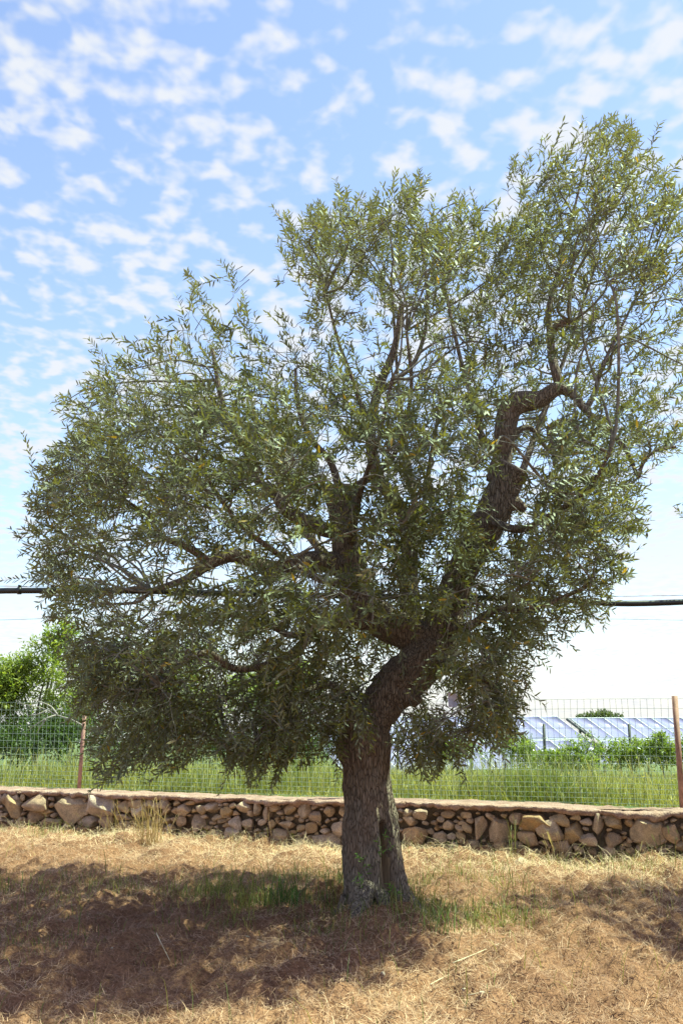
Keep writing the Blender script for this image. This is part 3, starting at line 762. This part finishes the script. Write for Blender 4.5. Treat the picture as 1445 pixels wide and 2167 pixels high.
base, dirs_, nrm, L_, W_, cols = base[keep], dirs_[keep], nrm[keep], L_[keep], W_[keep], cols[keep]
print('leaves', len(base))
near = np.argsort(base[:, 1])[:300]; rest = np.ones(len(base), bool); rest[near] = False
V, fl, c3 = leaves_mesh(base[rest], dirs_[rest], nrm[rest], L_[rest], W_[rest], cols[rest])
link('crown', make_mesh('crown', V, fl, M['olive'], False, c3), olive, kind='stuff')
link('twigs', twigs.mesh('twigs', M['twig'], True), olive, kind='stuff')
for q in near:
    V, fl, c3 = leaves_mesh(base[q:q+1], dirs_[q:q+1], nrm[q:q+1], L_[q:q+1], W_[q:q+1], cols[q:q+1])
    link('leaf', make_mesh('leaf', V, fl, M['olive'], False, c3), olive)

# surface roots
for k, pts in enumerate(([(770,1872,-.20,24),(768,1905,-.27,22),(762,1930,-.36,20),(752,1950,-.44,15),(742,1962,-.52,7)],
                         [(842,1885,-.14,20),(862,1915,-.20,20),(882,1938,-.26,16),(902,1956,-.32,11),(922,1968,-.38,5)],
                         [(806,1890,-.24,17),(812,1918,-.32,16),(818,1940,-.40,13),(822,1958,-.48,6)],
                         [(735,1900,-.02,18),(722,1925,-.02,14),(705,1938,0,8)])):
    limb('root', pts, parent=trunk, seed=60 + k, rough=.22, seg=22, skel=False)

# fresh shoots on the trunk
def sprig_set(seeds, npair, Ls, L, W, col, spread=.8):
    b_, d_, n_, l_, w_, c_ = [], [], [], [], [], []
    for p, dv in seeds:
        dv = unit(np.asarray(dv, float)); u = unit(np.cross(dv, rng.normal(size=3))); v_ = np.cross(dv, u)
        t = (np.arange(npair) + .4) / npair
        pts = p + dv * (t * Ls)[:, None] + rng.normal(0, .006, (npair, 3))
        ph = rng.uniform(0, 6.28) + np.arange(npair) * np.pi / 2
        lat = np.cos(ph)[:, None] * u + np.sin(ph)[:, None] * v_
        for sg in (1, -1):
            dd = unit(dv * .6 + lat * sg * spread + rng.normal(0, .15, (npair, 3)))
            b_.append(pts); d_.append(dd); n_.append(dv + rng.normal(0, .4, (npair, 3)) + np.array([0, 0, .5]))
            l_.append(L * rng.uniform(.7, 1.15, npair)); w_.append(W * rng.uniform(.8, 1.15, npair))
            c_.append(np.asarray(col) * rng.uniform(.7, 1.3, (npair, 1)))
    return leaves_mesh(np.vstack(b_), np.vstack(d_), np.vstack(n_), np.concatenate(l_), np.concatenate(w_), np.vstack(c_))
for pts in ([(808,1795),(812,1775),(818,1800),(806,1812)], [(764,1818),(768,1835),(772,1850)], [(763,1868),(766,1880)], [(824,1892),(830,1886),(838,1896)]):
    for px, py in pts:
        V, fl, c3 = sprig_set([(at(px, py, TY - .31), rng.normal(0, .6, 3) + np.array([0, -.5, .7]))], 4, .08, .045, .012, (.13, .22, .05))
        link('shoot', make_mesh('shoot', V, fl, M['green'], False, c3), olive)

# neighbouring olive of the same grove, right of the picture; its shade falls on the lawn
def copy_thing(src, loc, rotz, label, group=None, scale=1.0, skip=()):
    r = src.copy(); COL.objects.link(r)
    r.location = Vector(loc); r.rotation_euler = (0, 0, rotz); r.scale = (scale,) * 3; r['label'] = label
    if group: r['group'] = group
    for ch in list(src.children):
        if ch.name.split('.')[0] in skip: continue
        c = ch.copy(); COL.objects.link(c); c.parent = r; c.matrix_parent_inverse = ch.matrix_parent_inverse
        for g in list(ch.children):
            d_ = g.copy(); COL.objects.link(d_); d_.parent = c; d_.matrix_parent_inverse = g.matrix_parent_inverse
    return r
copy_thing(olive, (6.55, 8.3, 0), R(8), 'neighbouring olive tree of the grove, its outer twigs beside the rusty post', scale=.95, skip=('leaf', 'shoot'))

# ------------------------------------------------------------------ straw and grass on the lawn
def in_view(n, y0, y1, margin=.7, power=1.0):
    Y = y0 + (y1 - y0) * rng.uniform(size=n) ** power
    X = rng.uniform(-1, 1, n) * (.355 * Y + margin)
    return X, Y
mixn = wave_noise(61, 3, 1.6, .6)
def ribbons(X, Y, Z, az, pitch, L, W, bend, cols):
    d = np.stack([np.cos(az) * np.cos(pitch), np.sin(az) * np.cos(pitch), np.sin(pitch)], -1)
    side = np.stack([-np.sin(az), np.cos(az), 0 * az], -1)
    side = unit(side + rng.normal(0, .25, side.shape))
    B = np.stack([X, Y, Z], -1); L = L[:, None]; W = W[:, None]; bend = bend[:, None]
    m_ = B + d * L * .5 + np.array([0, 0, 1.]) * bend * L * .5 + side * rng.normal(0, .06, L.shape) * L
    e = B + d * L + side * rng.normal(0, .1, L.shape) * L
    V = np.stack([B - side * W / 2, B + side * W / 2, m_ - side * W * .45, m_ + side * W * .45, e], 1).reshape(-1, 3)
    o = (np.arange(len(X)) * 5)[:, None]
    return V, [o + np.array([[0, 1, 3, 2]]), o + np.array([[2, 3, 4]])], np.repeat(cols, 5, 0)
def blades(X, Y, Z, H, W, lean, cols):
    n = len(X); az = rng.uniform(0, 6.28, n)
    o = np.stack([np.cos(az), np.sin(az), 0 * az], -1); s_ = np.stack([-np.sin(az + .6), np.cos(az + .6), 0 * az], -1)
    B = np.stack([X, Y, Z], -1); up = np.array([0, 0, 1.]); Hh = H[:, None]; Wd = W[:, None]; ln = lean[:, None]
    m1 = B + up * Hh * .5 + o * ln * Hh * .25; m2 = B + up * Hh * .85 + o * ln * Hh * .7; tip = B + up * Hh * (1 - .25 * np.minimum(ln, 1)) + o * ln * Hh * 1.25
    V = np.stack([B - s_ * Wd / 2, B + s_ * Wd / 2, m1 - s_ * Wd * .45, m1 + s_ * Wd * .45, m2 - s_ * Wd * .3, m2 + s_ * Wd * .3, tip], 1).reshape(-1, 3)
    q = (np.arange(n) * 7)[:, None]
    return V, [np.concatenate([q + np.array([[0, 1, 3, 2]]), q + np.array([[2, 3, 5, 4]])]), q + np.array([[4, 5, 6]])], np.repeat(cols, 7, 0)

NSTR = 200000
X, Y = in_view(NSTR, 4.6, 14.6, .8, 1.15)
s_ = wall_s(X, Y); ok = s_ < .0
X, Y, s_ = X[ok], Y[ok], s_[ok]; n = len(X)
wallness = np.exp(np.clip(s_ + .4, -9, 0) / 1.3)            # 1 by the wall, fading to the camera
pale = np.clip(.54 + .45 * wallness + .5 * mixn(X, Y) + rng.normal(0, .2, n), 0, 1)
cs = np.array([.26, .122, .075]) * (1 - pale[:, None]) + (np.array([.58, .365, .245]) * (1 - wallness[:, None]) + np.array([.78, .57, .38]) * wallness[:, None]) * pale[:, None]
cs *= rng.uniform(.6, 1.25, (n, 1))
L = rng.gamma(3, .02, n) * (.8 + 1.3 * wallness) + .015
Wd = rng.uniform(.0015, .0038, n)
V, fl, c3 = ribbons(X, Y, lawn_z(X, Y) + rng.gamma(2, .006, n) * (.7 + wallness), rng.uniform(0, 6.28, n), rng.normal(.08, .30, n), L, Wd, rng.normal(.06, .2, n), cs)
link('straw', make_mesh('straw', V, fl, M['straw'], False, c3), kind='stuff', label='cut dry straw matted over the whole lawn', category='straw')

def px_weight(X, Y):
    """where green grass grows, from places on the lawn"""
    w = np.full(len(X), .010)
    for px, py, rx, ry, a in ((600,1900,.95,.75,.75),(660,1870,.6,.5,.7),(700,1950,.5,.35,.5),(870,1960,.5,.35,.6),(930,1935,.55,.7,.7),(960,1880,.8,.7,.28),(800,1975,.7,.4,.4),(120,1890,1.5,.8,.22),(330,1880,.9,.6,.16),(1250,1900,1.0,.8,.07),(1400,1840,.8,.35,.35),(80,1770,1.2,.3,.30),(60,2000,.5,.6,.10),(1100,1830,.8,.3,.22),(560,1960,.6,.4,.2)):
        c_ = on_z(px, py); w = np.maximum(w, a * np.exp(-((X - c_[0]) / rx) ** 2 - ((Y - c_[1]) / ry) ** 2))
    sw = wall_s(X, Y); w = np.maximum(w, .16 * np.exp(-((sw + .12) / .14) ** 2))
    return w * np.clip(.6 + .9 * mixn(X * 2.3, Y * 2.3), .05, 1.4)
X, Y = in_view(150000, 4.8, 14.6, .8); k = (rng.uniform(size=len(X)) < px_weight(X, Y) * 1.25) & (wall_s(X, Y) < -.03)
X, Y = X[k], Y[k]; n = len(X)
yl = rng.uniform(0, 1, n)[:, None] ** 1.4
cg = np.array([.085, .13, .030]) * (1 - yl) + np.array([.36, .30, .10]) * yl; cg *= rng.uniform(.7, 1.25, (n, 1))
V, fl, c3 = blades(X, Y, lawn_z(X, Y) - .01, rng.gamma(3, .028, n) + .025, rng.uniform(.003, .006, n), rng.gamma(2, .26, n), cg)
link('grass', make_mesh('grass', V, fl, M['grass'], False, c3), kind='stuff', label='sparse green grass around the olive roots and wall foot', category='grass')
print('lawn grass', n)

# tall grass in the field behind the fence
n = 85000
sF = .08 + 15 * rng.uniform(size=n) ** 1.7; tF = rng.uniform(-3.5, 14.5, n) * (1 + sF * .03)
X = WA[0] + WU[0] * tF - WN[0] * (WALL_T + sF); Y = WA[1] + WU[1] * tF - WN[1] * (WALL_T + sF)
gn = mixn(X * .9 + 7, Y * .9)
Hh = (rng.gamma(4, .055, n) + .05) * np.clip(.8 + .9 * gn, .3, 1.7) * np.clip(.35 + sF * .9, .35, 1.0)
yl = np.clip(rng.uniform(0, .8, n) - .5 * gn, 0, 1)[:, None]
cg = np.array([.12, .15, .035]) * (1 - yl) + np.array([.46, .38, .13]) * yl; cg *= rng.uniform(.65, 1.3, (n, 1))
V, fl, c3 = blades(X, Y, field_z(X, Y) - .02, Hh, rng.uniform(.005, .011, n), rng.gamma(2, .24, n), cg)
V0, fl0, c0 = V, fl, c3
n2_ = 2600
sF = .1 + 9 * rng.uniform(size=n2_) ** 1.5; tF = rng.uniform(-3.5, 14.5, n2_)
X = WA[0] + WU[0] * tF - WN[0] * (WALL_T + sF); Y = WA[1] + WU[1] * tF - WN[1] * (WALL_T + sF)
V, fl, c3 = blades(X, Y, field_z(X, Y) - .02, rng.uniform(.3, .72, n2_), rng.uniform(.004, .007, n2_), rng.gamma(2, .18, n2_), np.array([.46, .40, .20]) * rng.uniform(.6, 1.2, (n2_, 1)))
V = np.vstack([V0, V]); fl = [np.vstack([fl0[0], fl[0] + len(V0)]), np.vstack([fl0[1], fl[1] + len(V0)])]; c3 = np.vstack([c0, c3])
link('tall_grass', make_mesh('tall_grass', V, fl, M['grass'], False, c3), kind='stuff', label='tall yellow green meadow grass behind the wire fence', category='grass')

n = 70
tF = np.concatenate([rng.uniform(-.5, 2.5, 45), rng.uniform(4, 10, 25)]); sF = rng.uniform(.2, 2.5, n)
X = WA[0] + WU[0] * tF - WN[0] * (WALL_T + sF); Y = WA[1] + WU[1] * tF - WN[1] * (WALL_T + sF); hf = rng.uniform(.12, .38, n)
PB = np.repeat(np.stack([X, Y, field_z(X, Y) + hf], -1), 6, 0); aa = np.tile(np.arange(6) * np.pi / 3, n)
V, fl, c3 = leaves_mesh(PB, np.stack([np.cos(aa), np.sin(aa), .4 + 0 * aa], -1), np.tile([0, 0, 1.], (6 * n, 1)), np.full(6 * n, .022), np.full(6 * n, .016), np.repeat(np.where(rng.uniform(size=(n, 1)) < .7, [[.75, .55, .03]], [[.75, .72, .66]]), 6, 0))
link('wild_flowers', make_mesh('wild_flowers', V, fl, M['grass'], False, c3), kind='stuff', label='scattered tiny yellow and white wild flowers in the field grass', category='flowers')

# ------------------------------------------------------------------ trees and shrubs behind the fence
def blob_leaves(blobs, n, L, W, cols, up=.55, seed=0, clumpf=2.2, thr=.55):
    """leafy shoots standing out of a union of ellipsoids"""
    r_ = np.random.default_rng(seed); K = 11; m_ = n // K
    vol = np.array([b_[3] * b_[4] * b_[5] for b_ in blobs]) ** .8; idx = r_.choice(len(blobs), m_ * 4, p=vol / vol.sum())
    B = np.array(blobs)[idx]; u = unit(r_.normal(size=(len(idx), 3))); rad_ = r_.uniform(size=(len(idx), 1)) ** .5
    P_ = B[:, :3] + u * rad_ * B[:, 3:6] * .92
    cn = noise3(seed + 40, 3, clumpf, .6); k = r_.uniform(size=len(P_)) < np.clip(thr + 1.5 * cn(P_), .04, 1)
    P_, u, B = P_[k][:m_], u[k][:m_], B[k][:m_]; m_ = len(P_)
    ax = unit(u * .6 + np.array([0, 0, up]) + r_.normal(0, .4, (m_, 3)))
    Ls = np.clip(B[:, 5] * .5, .12, .40) * r_.uniform(.6, 1.5, m_)
    t = (np.arange(K) + .3) / K
    pos_ = (P_[:, None] + ax[:, None] * (t[None, :, None] * Ls[:, None, None]) + r_.normal(0, .012, (m_, K, 3))).reshape(-1, 3)
    dd = unit(np.repeat(ax, K, 0) * .55 + unit(r_.normal(size=(m_ * K, 3))) * .8)
    mixv = np.clip(np.repeat(r_.uniform(0, .8, (m_, 1)), K, 0) + r_.uniform(-.25, .3, (m_ * K, 1)), 0, 1)
    c_ = np.array(cols[0]) * (1 - mixv) + np.array(cols[1]) * mixv
    q = m_ * K
    return leaves_mesh(pos_, dd, r_.normal(0, .6, (q, 3)) + np.array([0, 0, .8]), L * r_.uniform(.7, 1.3, q), W * r_.uniform(.7, 1.3, q), c_)
def small_tree(name, base_px, Yd, tops, label, category, cols, n, L, W, group=None, seed=0, stem=.07, material='green', thr=.55, leanx=0.0):
    bx = at(base_px, 1600, Yd)[0]; base = np.array([bx, Yd, float(field_z(bx, Yd))])
    t = thing(name, base, label, category, group)
    blobs = []
    r_ = random.Random(seed)
    for (px, py, rpx, rpy, dy) in tops:
        c_ = at(px, py, Yd + dy); k = px_m(c_); blobs.append((*c_, rpx * k, min(rpx, rpy * 1.4) * k, rpy * k))
    V, fl, c3 = blob_leaves(blobs, n, L, W, cols, seed=seed, thr=thr)
    link('crown', make_mesh('crown', V, fl, M[material], False, c3), t)
    bag = Bag(); top = np.mean([b_[:3] for b_ in blobs], 0)
    fork = base * .55 + top * .45
    bag.add(*tube(catmull(np.array([base - [0, 0, .1], base * .75 + fork * .25 + [.04, 0, 0], fork]), 6), np.linspace(stem, stem * .75, 13), 10))
    for b_ in blobs:
        e = np.array(b_[:3]) + [0, 0, .3 * b_[5]]
        bag.add(*tube(catmull(np.array([fork, .5 * (fork + e) + [r_.uniform(-.1, .1), 0, .1], e]), 6), np.linspace(stem * .55, .008, 13), 7))
    link('trunk', bag.mesh('trunk', M['twig']), t)
    return t
ALM = ((.12, .18, .035), (.38, .40, .11))
small_tree('almond_tree', 70, 20.0, [(40,1450,70,55,0),(120,1400,60,60,.2),(130,1350,40,35,0),(-20,1480,60,50,-.3),(90,1490,90,55,.3),(170,1440,50,60,.4),(40,1520,80,45,.2),(140,1510,70,50,.2),(100,1440,70,60,-.2),(20,1545,90,40,.1),(120,1545,80,40,.4)], 'bright green young tree behind the wire fence, left of the rusty post', 'tree', ALM, 26000, .085, .026, seed=301)
small_tree('almond_tree', 330, 21.0, [(280,1440,80,70,0),(360,1420,70,50,.2),(420,1410,50,45,.1),(330,1500,90,60,.3),(440,1480,60,60,.3)], 'bright green tree behind the fence, mostly hidden by the low olive foliage', 'tree', ALM, 14000, .085, .026, seed=302)
small_tree('almond_tree', 580, 22.0, [(540,1470,70,50,0),(620,1440,50,45,.1),(600,1500,80,60,.2),(670,1490,50,50,.2)], 'small bright green tree behind the fence, just left of the olive trunk', 'tree', ALM, 12000, .085, .026, seed=303)
SHADEG = ((.035, .060, .018), (.085, .13, .035)); LITE = ((.10, .16, .035), (.34, .38, .10))  # bramble green is darkened to carry the shadow in the brush
BRL = ['dark bramble bush below the dead branch behind the fence', 'dark bramble bush right behind the rusty post left of the olive', 'dark bramble bush behind the fence, next right of the rusty post',
       'dark bramble bush behind the fence and the lowest hanging olive sprays', 'dark bramble bush behind the fence, second left of the olive trunk', 'dark bramble bush behind the fence, nearest the olive trunk']
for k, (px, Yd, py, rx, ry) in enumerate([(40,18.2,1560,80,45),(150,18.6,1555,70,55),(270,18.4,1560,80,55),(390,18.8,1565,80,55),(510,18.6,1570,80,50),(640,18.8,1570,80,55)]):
    small_tree('bramble_bush', px, Yd, [(px-rx*.4,py+10,rx*.6,ry*.8,0),(px+rx*.4,py,rx*.6,ry*.9,.2),(px,py+30,rx*.8,ry*.7,-.2)], BRL[k], 'bush', SHADEG, 4500, .05, .028, group='dark bushes behind the fence', seed=330 + k, stem=.02)
shr = [(955,22.5,[(940,1590,30,28,0),(970,1580,25,30,.2)],'leafy shrub seen just right of the olive trunk behind the fence'),
 (1035,22.0,[(1030,1580,38,30,0),(1060,1570,26,28,.2),(1010,1595,28,22,0)],'leafy shrub left of the middle black post'),
 (1100,22.6,[(1095,1590,34,32,0),(1120,1605,24,20,.2)],'low leafy shrub beside the middle black post'),
 (1168,22.2,[(1150,1610,30,18,0),(1185,1612,32,18,.2)],'lowest leafy shrub, under the gap between the solar tables'),
 (1245,21.5,[(1215,1600,32,26,0),(1255,1575,30,34,.1),(1250,1552,16,16,0),(1285,1595,30,28,.2),(1240,1620,45,20,-.2)],'tallest leafy shrub, its tip reaching across the solar panels'),
 (1335,22.0,[(1330,1595,32,28,0),(1355,1600,28,26,.2),(1310,1610,24,20,0)],'round leafy shrub right of the far right black post'),
 (1400,21.6,[(1392,1590,30,30,0),(1410,1600,30,30,.2),(1395,1570,14,18,0)],'upright leafy shrub near the rusty corner post'),
 (1460,21.0,[(1455,1585,30,35,0),(1475,1600,40,30,.2)],'dense leafy shrub behind the rusty corner post')]
for k, (px, Yd, tops, lab) in enumerate(shr):
    small_tree('shrub', px, Yd, tops, lab, 'shrub', LITE, 4200, .055, .026, group='shrubs along the solar field', seed=360 + k, stem=.02, thr=.6)
# far olive crown beyond the panels
small_tree('far_olive_tree', 1270, 78.0, [(1268,1520,52,14,0),(1240,1524,30,10,0),(1300,1524,30,10,.4)], 'distant dark green tree crown showing above the solar panels', 'tree', ((.07, .09, .035), (.14, .17, .07)), 5000, .16, .07, seed=399, stem=.15, thr=.8)

# dead branches behind the fence
dead = thing('dead_branch', at(110, 1570, 17.6), 'bare grey dead branch caught behind the left fence', 'branch')
for pts in ([(175,1535),(150,1522),(120,1513),(95,1500),(60,1492),(40,1488)],[(120,1513),(100,1520),(75,1535),(58,1548)],[(122,1512),(108,1495),(85,1485),(66,1480)],[(100,1503),(80,1512),(60,1514)],[(98,1522),(85,1540),(78,1556)]):
    C = catmull(np.array([at(px, py, 17.6 + .1 * math.sin(px)) for px, py in pts]), 4)
    link('branchlet', (lambda b_: (b_.add(*tube(C, np.linspace(.017, .005, len(C)), 6)), b_.mesh('branchlet', M['deadwood']))[1])(Bag()), dead)

# ------------------------------------------------------------------ far fence and solar field
def box_mesh(name, pts8, m_): return make_mesh(name, np.array(pts8), [np.array([[0, 3, 2, 1], [4, 5, 6, 7], [0, 1, 5, 4], [1, 2, 6, 5], [2, 3, 7, 6], [3, 0, 4, 7]])], m_)
def obox(o, ex, ey, ez):     # oriented box from a corner and three edge vectors
    o, ex, ey, ez = map(np.asarray, (o, ex, ey, ez)); return [o, o + ex, o + ex + ey, o + ey, o + ez, o + ex + ez, o + ex + ey + ez, o + ey + ez]
ff = thing('post_and_wire_fence', (8, 30, float(field_z(8., 30.))), 'far black post and wire fence in front of the solar panels', 'fence')
fp = []
for px, Yd in ((840, 28.8), (995, 29.5), (1150, 30.0), (1330, 30.8), (1520, 31.6)):
    top = at(px, 1532, Yd); base = top.copy(); base[2] = float(field_z(base[0], base[1])) - .2; fp.append((base, top))
    link('post', box_mesh('post', obox(base - [.035, .035, 0], [.07, 0, 0], [0, .07, 0], [0, 0, top[2] - base[2]]), M['blackpost']), ff)
for h_ in (.12, .42, .8):
    C = np.array([t_ - [0, .04, h_] for b_, t_ in fp]); link('wire', make_mesh('wire', *tube(C, .005, 4), M['wire']), ff)

AZ = R(35); TL = R(30)
U = np.array([math.cos(AZ), math.sin(AZ), 0]); DN = np.array([math.sin(AZ) * math.cos(TL), -math.cos(AZ) * math.cos(TL), -math.sin(TL)]); NRM = np.cross(U, -DN); NRM /= np.linalg.norm(NRM)
if NRM[2] < 0: NRM = -NRM
PW, PL = 1.0, 1.65
# one panel: frame ring proud of the glass
def panel_mesh():
    f = .009
    def P3(a, b_, c_): return U * a + DN * b_ + NRM * c_
    w, l = PW - .02, PL - .02
    o_ = [P3(0, 0, .012), P3(w, 0, .012), P3(w, l, .012), P3(0, l, .012)]; i_ = [P3(f, f, .012), P3(w - f, f, .012), P3(w - f, l - f, .012), P3(f, l - f, .012)]
    g_ = [p_ - NRM * .006 for p_ in i_]; b_ = [p_ - NRM * .05 for p_ in o_]
    V = np.array(o_ + i_ + g_ + b_); F = []; mi_ = []
    for k in range(4):
        k2 = (k + 1) % 4
        F += [[k, k2, 4 + k2, 4 + k], [4 + k, 4 + k2, 8 + k2, 8 + k], [12 + k, 12 + k2, k2, k]]; mi_ += [0, 0, 0]
    F += [[8, 9, 10, 11], [15, 14, 13, 12]]; mi_ += [1, 0]
    return make_mesh('panel', V, [np.array(F)], [M['alu'], M['solar']], mat_idx=mi_)
pm = panel_mesh()
def solar_table(px, py, Yd, ncol, direction, label):
    o0 = at(px, py, Yd)
    t = thing('solar_table', (o0[0], o0[1], float(field_z(o0[0], o0[1]))), label, 'solar panels', 'solar tables')
    start = o0 if direction > 0 else o0 - U * PW * ncol
    for c_ in range(ncol):
        for r_ in range(2):
            o = link('panel', pm); o.parent = t; o.location = Vector(start + U * PW * c_ + DN * (PL + .05) * r_) - t.location
    for c_ in range(0, ncol + 1, 4):
        for q in (.5, 2.7):
            p_ = start + U * min(PW * c_ + .1, PW * ncol - .15) + DN * q - NRM * .09; gz = float(field_z(p_[0], p_[1])) - .2
            link('leg', box_mesh('leg', obox([p_[0], p_[1], gz], [.08, 0, 0], [0, .08, 0], [0, 0, p_[2] - gz]), M['steel']), t)
    for q in (0, PW * ncol):
        p_ = start + U * (q - (.09 if q == 0 else -.01)) - NRM * .13 - DN * .06
        link('end_rail', box_mesh('end_rail', obox(p_, U * .05, DN * 1.45, NRM * .09), M['steel']), t)
    link('back_rail', box_mesh('back_rail', obox(start + DN * .8 - NRM * .12, U * PW * ncol, DN * .08, NRM * .06), M['steel']), t)
solar_table(1204, 1519, 40.0, 13, 1, 'solar table of blue panels behind the shrubs, with a dark slanting end rail')
solar_table(1178, 1516, 39.2, 12, -1, 'solar table of blue panels ending beside the gap, partly behind olive leaves')

# ------------------------------------------------------------------ pipe and wires
pp = thing('water_pipe', at(-60, 1251, TY + .62), 'thick black water pipe strung across behind the olive limbs', 'pipe')
pl = [(-1300,1255),(-500,1252),(-60,1251),(42,1250),(250,1250),(500,1256),(800,1262),(1150,1268),(1300,1277),(1445,1274),(1700,1262),(2300,1250)]
C = catmull(np.array([at(px, py, TY + .62) for px, py in pl]), 10)
link('tube', make_mesh('tube', *tube(C, .0265, 12), M['pipe'], True), pp)
for px, py in ((42, 1250), (112, 1250), (1215, 1272)):
    c_ = at(px, py, TY + .62); CC = np.array([c_ + [d_, 0, 0] for d_ in (-.018, -.016, .016, .018)])
    V, fl = tube(CC, [.028, .034, .034, .028], 12); link('clip', make_mesh('clip', V, fl, M['pipe'], True), pp)
    link('clip_lug', box_mesh('clip_lug', obox(c_ + [-.012, -.012, .03], [.024, 0, 0], [0, .024, 0], [0, 0, .022]), M['pipe']), pp)
C = catmull(np.array([at(px, py, TY + .62) for px, py in ((-1300,1235),(-60,1240),(60,1241.5),(400,1245),(900,1252),(1300,1262),(2300,1240))]), 10)
o = link('support_wire', make_mesh('support_wire', *tube(C, .0022, 5), M['steel'])); o['label'] = 'thin steel wire running just above the black pipe'; o['category'] = 'wire'
C = catmull(np.array([at(px, py, 27.0) for px, py in ((-900,1335),(0,1312),(200,1305),(700,1300),(1300,1310),(2400,1330))]), 10)
o = link('overhead_wire', make_mesh('overhead_wire', *tube(C, .006, 5), M['steel'])); o['label'] = 'thin wire crossing the sky below the black pipe'; o['category'] = 'wire'

# scrap of plastic in the twigs
c_ = at(960, 1482, TY - .75); gx, gz = np.meshgrid(np.linspace(-.045, .045, 7), np.linspace(-.05, .05, 7))
yy = .018 * np.sin(gx * 50) + .012 * np.cos(gz * 60 + gx * 30); zz_ = gz * (1 - .5 * (gx > .02)) 
V1 = np.stack([c_[0] + gx, c_[1] + yy, c_[2] + zz_ + .2 * np.abs(gx) * (gz > 0)], -1).reshape(-1, 3); V2 = V1 + [0, .002, 0]
i, j = np.meshgrid(np.arange(6), np.arange(6), indexing='ij'); F = np.stack([i * 7 + j, i * 7 + j + 1, (i + 1) * 7 + j + 1, (i + 1) * 7 + j], -1).reshape(-1, 4)
o = link('plastic_scrap', make_mesh('plastic_scrap', np.vstack([V1, V2]), [F, F[:, ::-1] + 49], M['plastic'], True)); o['label'] = 'crumpled pale lavender plastic scrap caught in the olive twigs'; o['category'] = 'plastic scrap'

# ------------------------------------------------------------------ loose things on the lawn
def lone_stone(name, px, py, w, h, label, category, material=None, group=None, mesh=None):
    p = on_z(px, py); p[2] = float(lawn_z(p[0], p[1])); k = px_m(p)
    me = (mesh or random.choice(stone_big)).copy()
    if material: me.materials.clear(); me.materials.append(M[material])
    o = link(name, me); o.scale = (w * k / 2, w * k / 2.4, h * k / 2); o.location = Vector(p) + Vector((0, 0, h * k * .28)); o.rotation_euler = (0, 0, random.uniform(0, 6))
    o['label'] = label; o['category'] = category
    if group: o['group'] = group
lone_stone('fallen_stone', 1104, 1828, 34, 26, 'orange brown stone fallen on the straw below the wall', 'stone')
for px, py, w, h in ((811,2070,13,8),(832,2057,9,6),(982,2102,12,9),(1021,2142,15,10),(236,2035,6,5)):
    lone_stone('pebble', px, py, w, h, 'small pale pebble lying on the dry straw', 'pebble', 'pebble', 'pale pebbles on the lawn', stone_small[px % 16])
def stalk(px0, py0, px1, py1, label, r_=.005):
    a, b_ = on_z(px0, py0), on_z(px1, py1); C = []
    for e in (a, b_): e[2] = float(lawn_z(e[0], e[1])) + .02
    lift = max(float(lawn_z(*(a * (1 - t) + b_ * t)[:2])) - (a[2] * (1 - t) + b_[2] * t) for t in np.linspace(0, 1, 9)); a[2] += max(lift, 0); b_[2] += max(lift, 0)
    for t in np.linspace(0, 1, 9):
        p = a * (1 - t) + b_ * t; C.append(p + [.0, .004 * math.sin(5 * t + px0), 0])
    o = link('dry_stalk', make_mesh('dry_stalk', *tube(np.array(C), np.linspace(r_, r_ * .5, 9), 6), M['alm'], True)); o['label'] = label; o['category'] = 'stalk'; o['group'] = 'dry stalks on the lawn'
M['alm'] = plain('bleached_stalk', (.55, .43, .30), .8, 0, .2, 30)
for a in ((958,2042,1056,2016,.005,'longest pale dry stalk lying on the straw right of the olive roots'),(910,2080,952,2050,.004,'short pale stalk end to end with the longest dry stalk'),
          (990,2124,1060,2128,.0035,'thin pale dry stalk among the pebbles on the straw'),(330,2020,360,2040,.0035,'thin pale stalk lying alone in the olive shade'),
          (520,1998,560,2012,.0035,'thin pale stalk on the straw beside the dark grass tuft')):
    stalk(*a[:4], a[5], a[4])
# weed clumps along the wall
def weed(name, px, py, n_, h, spread, col, label, wd=.006, group=None, lean=.2):
    p = on_z(px, py); p[2] = float(lawn_z(p[0], p[1])) - .01
    X = p[0] + rng.normal(0, spread, n_); Y = p[1] + rng.normal(0, spread * .4, n_); Y = np.minimum(Y, p[1] + .05)
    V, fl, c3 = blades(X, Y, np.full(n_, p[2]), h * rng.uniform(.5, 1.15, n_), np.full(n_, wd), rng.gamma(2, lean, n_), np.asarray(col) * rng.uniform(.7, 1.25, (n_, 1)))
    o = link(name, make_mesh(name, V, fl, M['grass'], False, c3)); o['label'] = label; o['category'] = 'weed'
    if group: o['group'] = group
DRY, GRN, MIX = (.42, .29, .16), (.11, .19, .04), (.25, .24, .09)
weed('dry_weed', 318, 1793, 80, .60, .09, DRY, 'tall dry brown weed clump leaning on the stone wall', lean=.15)
weed('dry_weed', 248, 1775, 14, .50, .08, DRY, 'thin dry stems before the wall, left of the brown weed clump')
weed('dry_weed', 1186, 1815, 45, .34, .10, (.55, .42, .28), 'bleached dry straw tuft drooping from the broken wall')
weed('green_weed', 1418, 1822, 70, .34, .13, GRN, 'leafy green weed at the wall foot below the rusty corner post')
weed('green_weed', 85, 1775, 26, .30, .10, MIX, 'sparse green weed before the big pale wall stones')
weed('green_weed', 1085, 1815, 14, .62, .03, MIX, 'very tall thin grass stems reaching above the wall top')
weed('green_weed', 1300, 1815, 24, .42, .12, MIX, 'green grass stems before the dark gaps of the wall')
weed('green_weed', 925, 1985, 34, .24, .10, (.20, .25, .08), 'arching green grass tuft right of the olive roots', .007)
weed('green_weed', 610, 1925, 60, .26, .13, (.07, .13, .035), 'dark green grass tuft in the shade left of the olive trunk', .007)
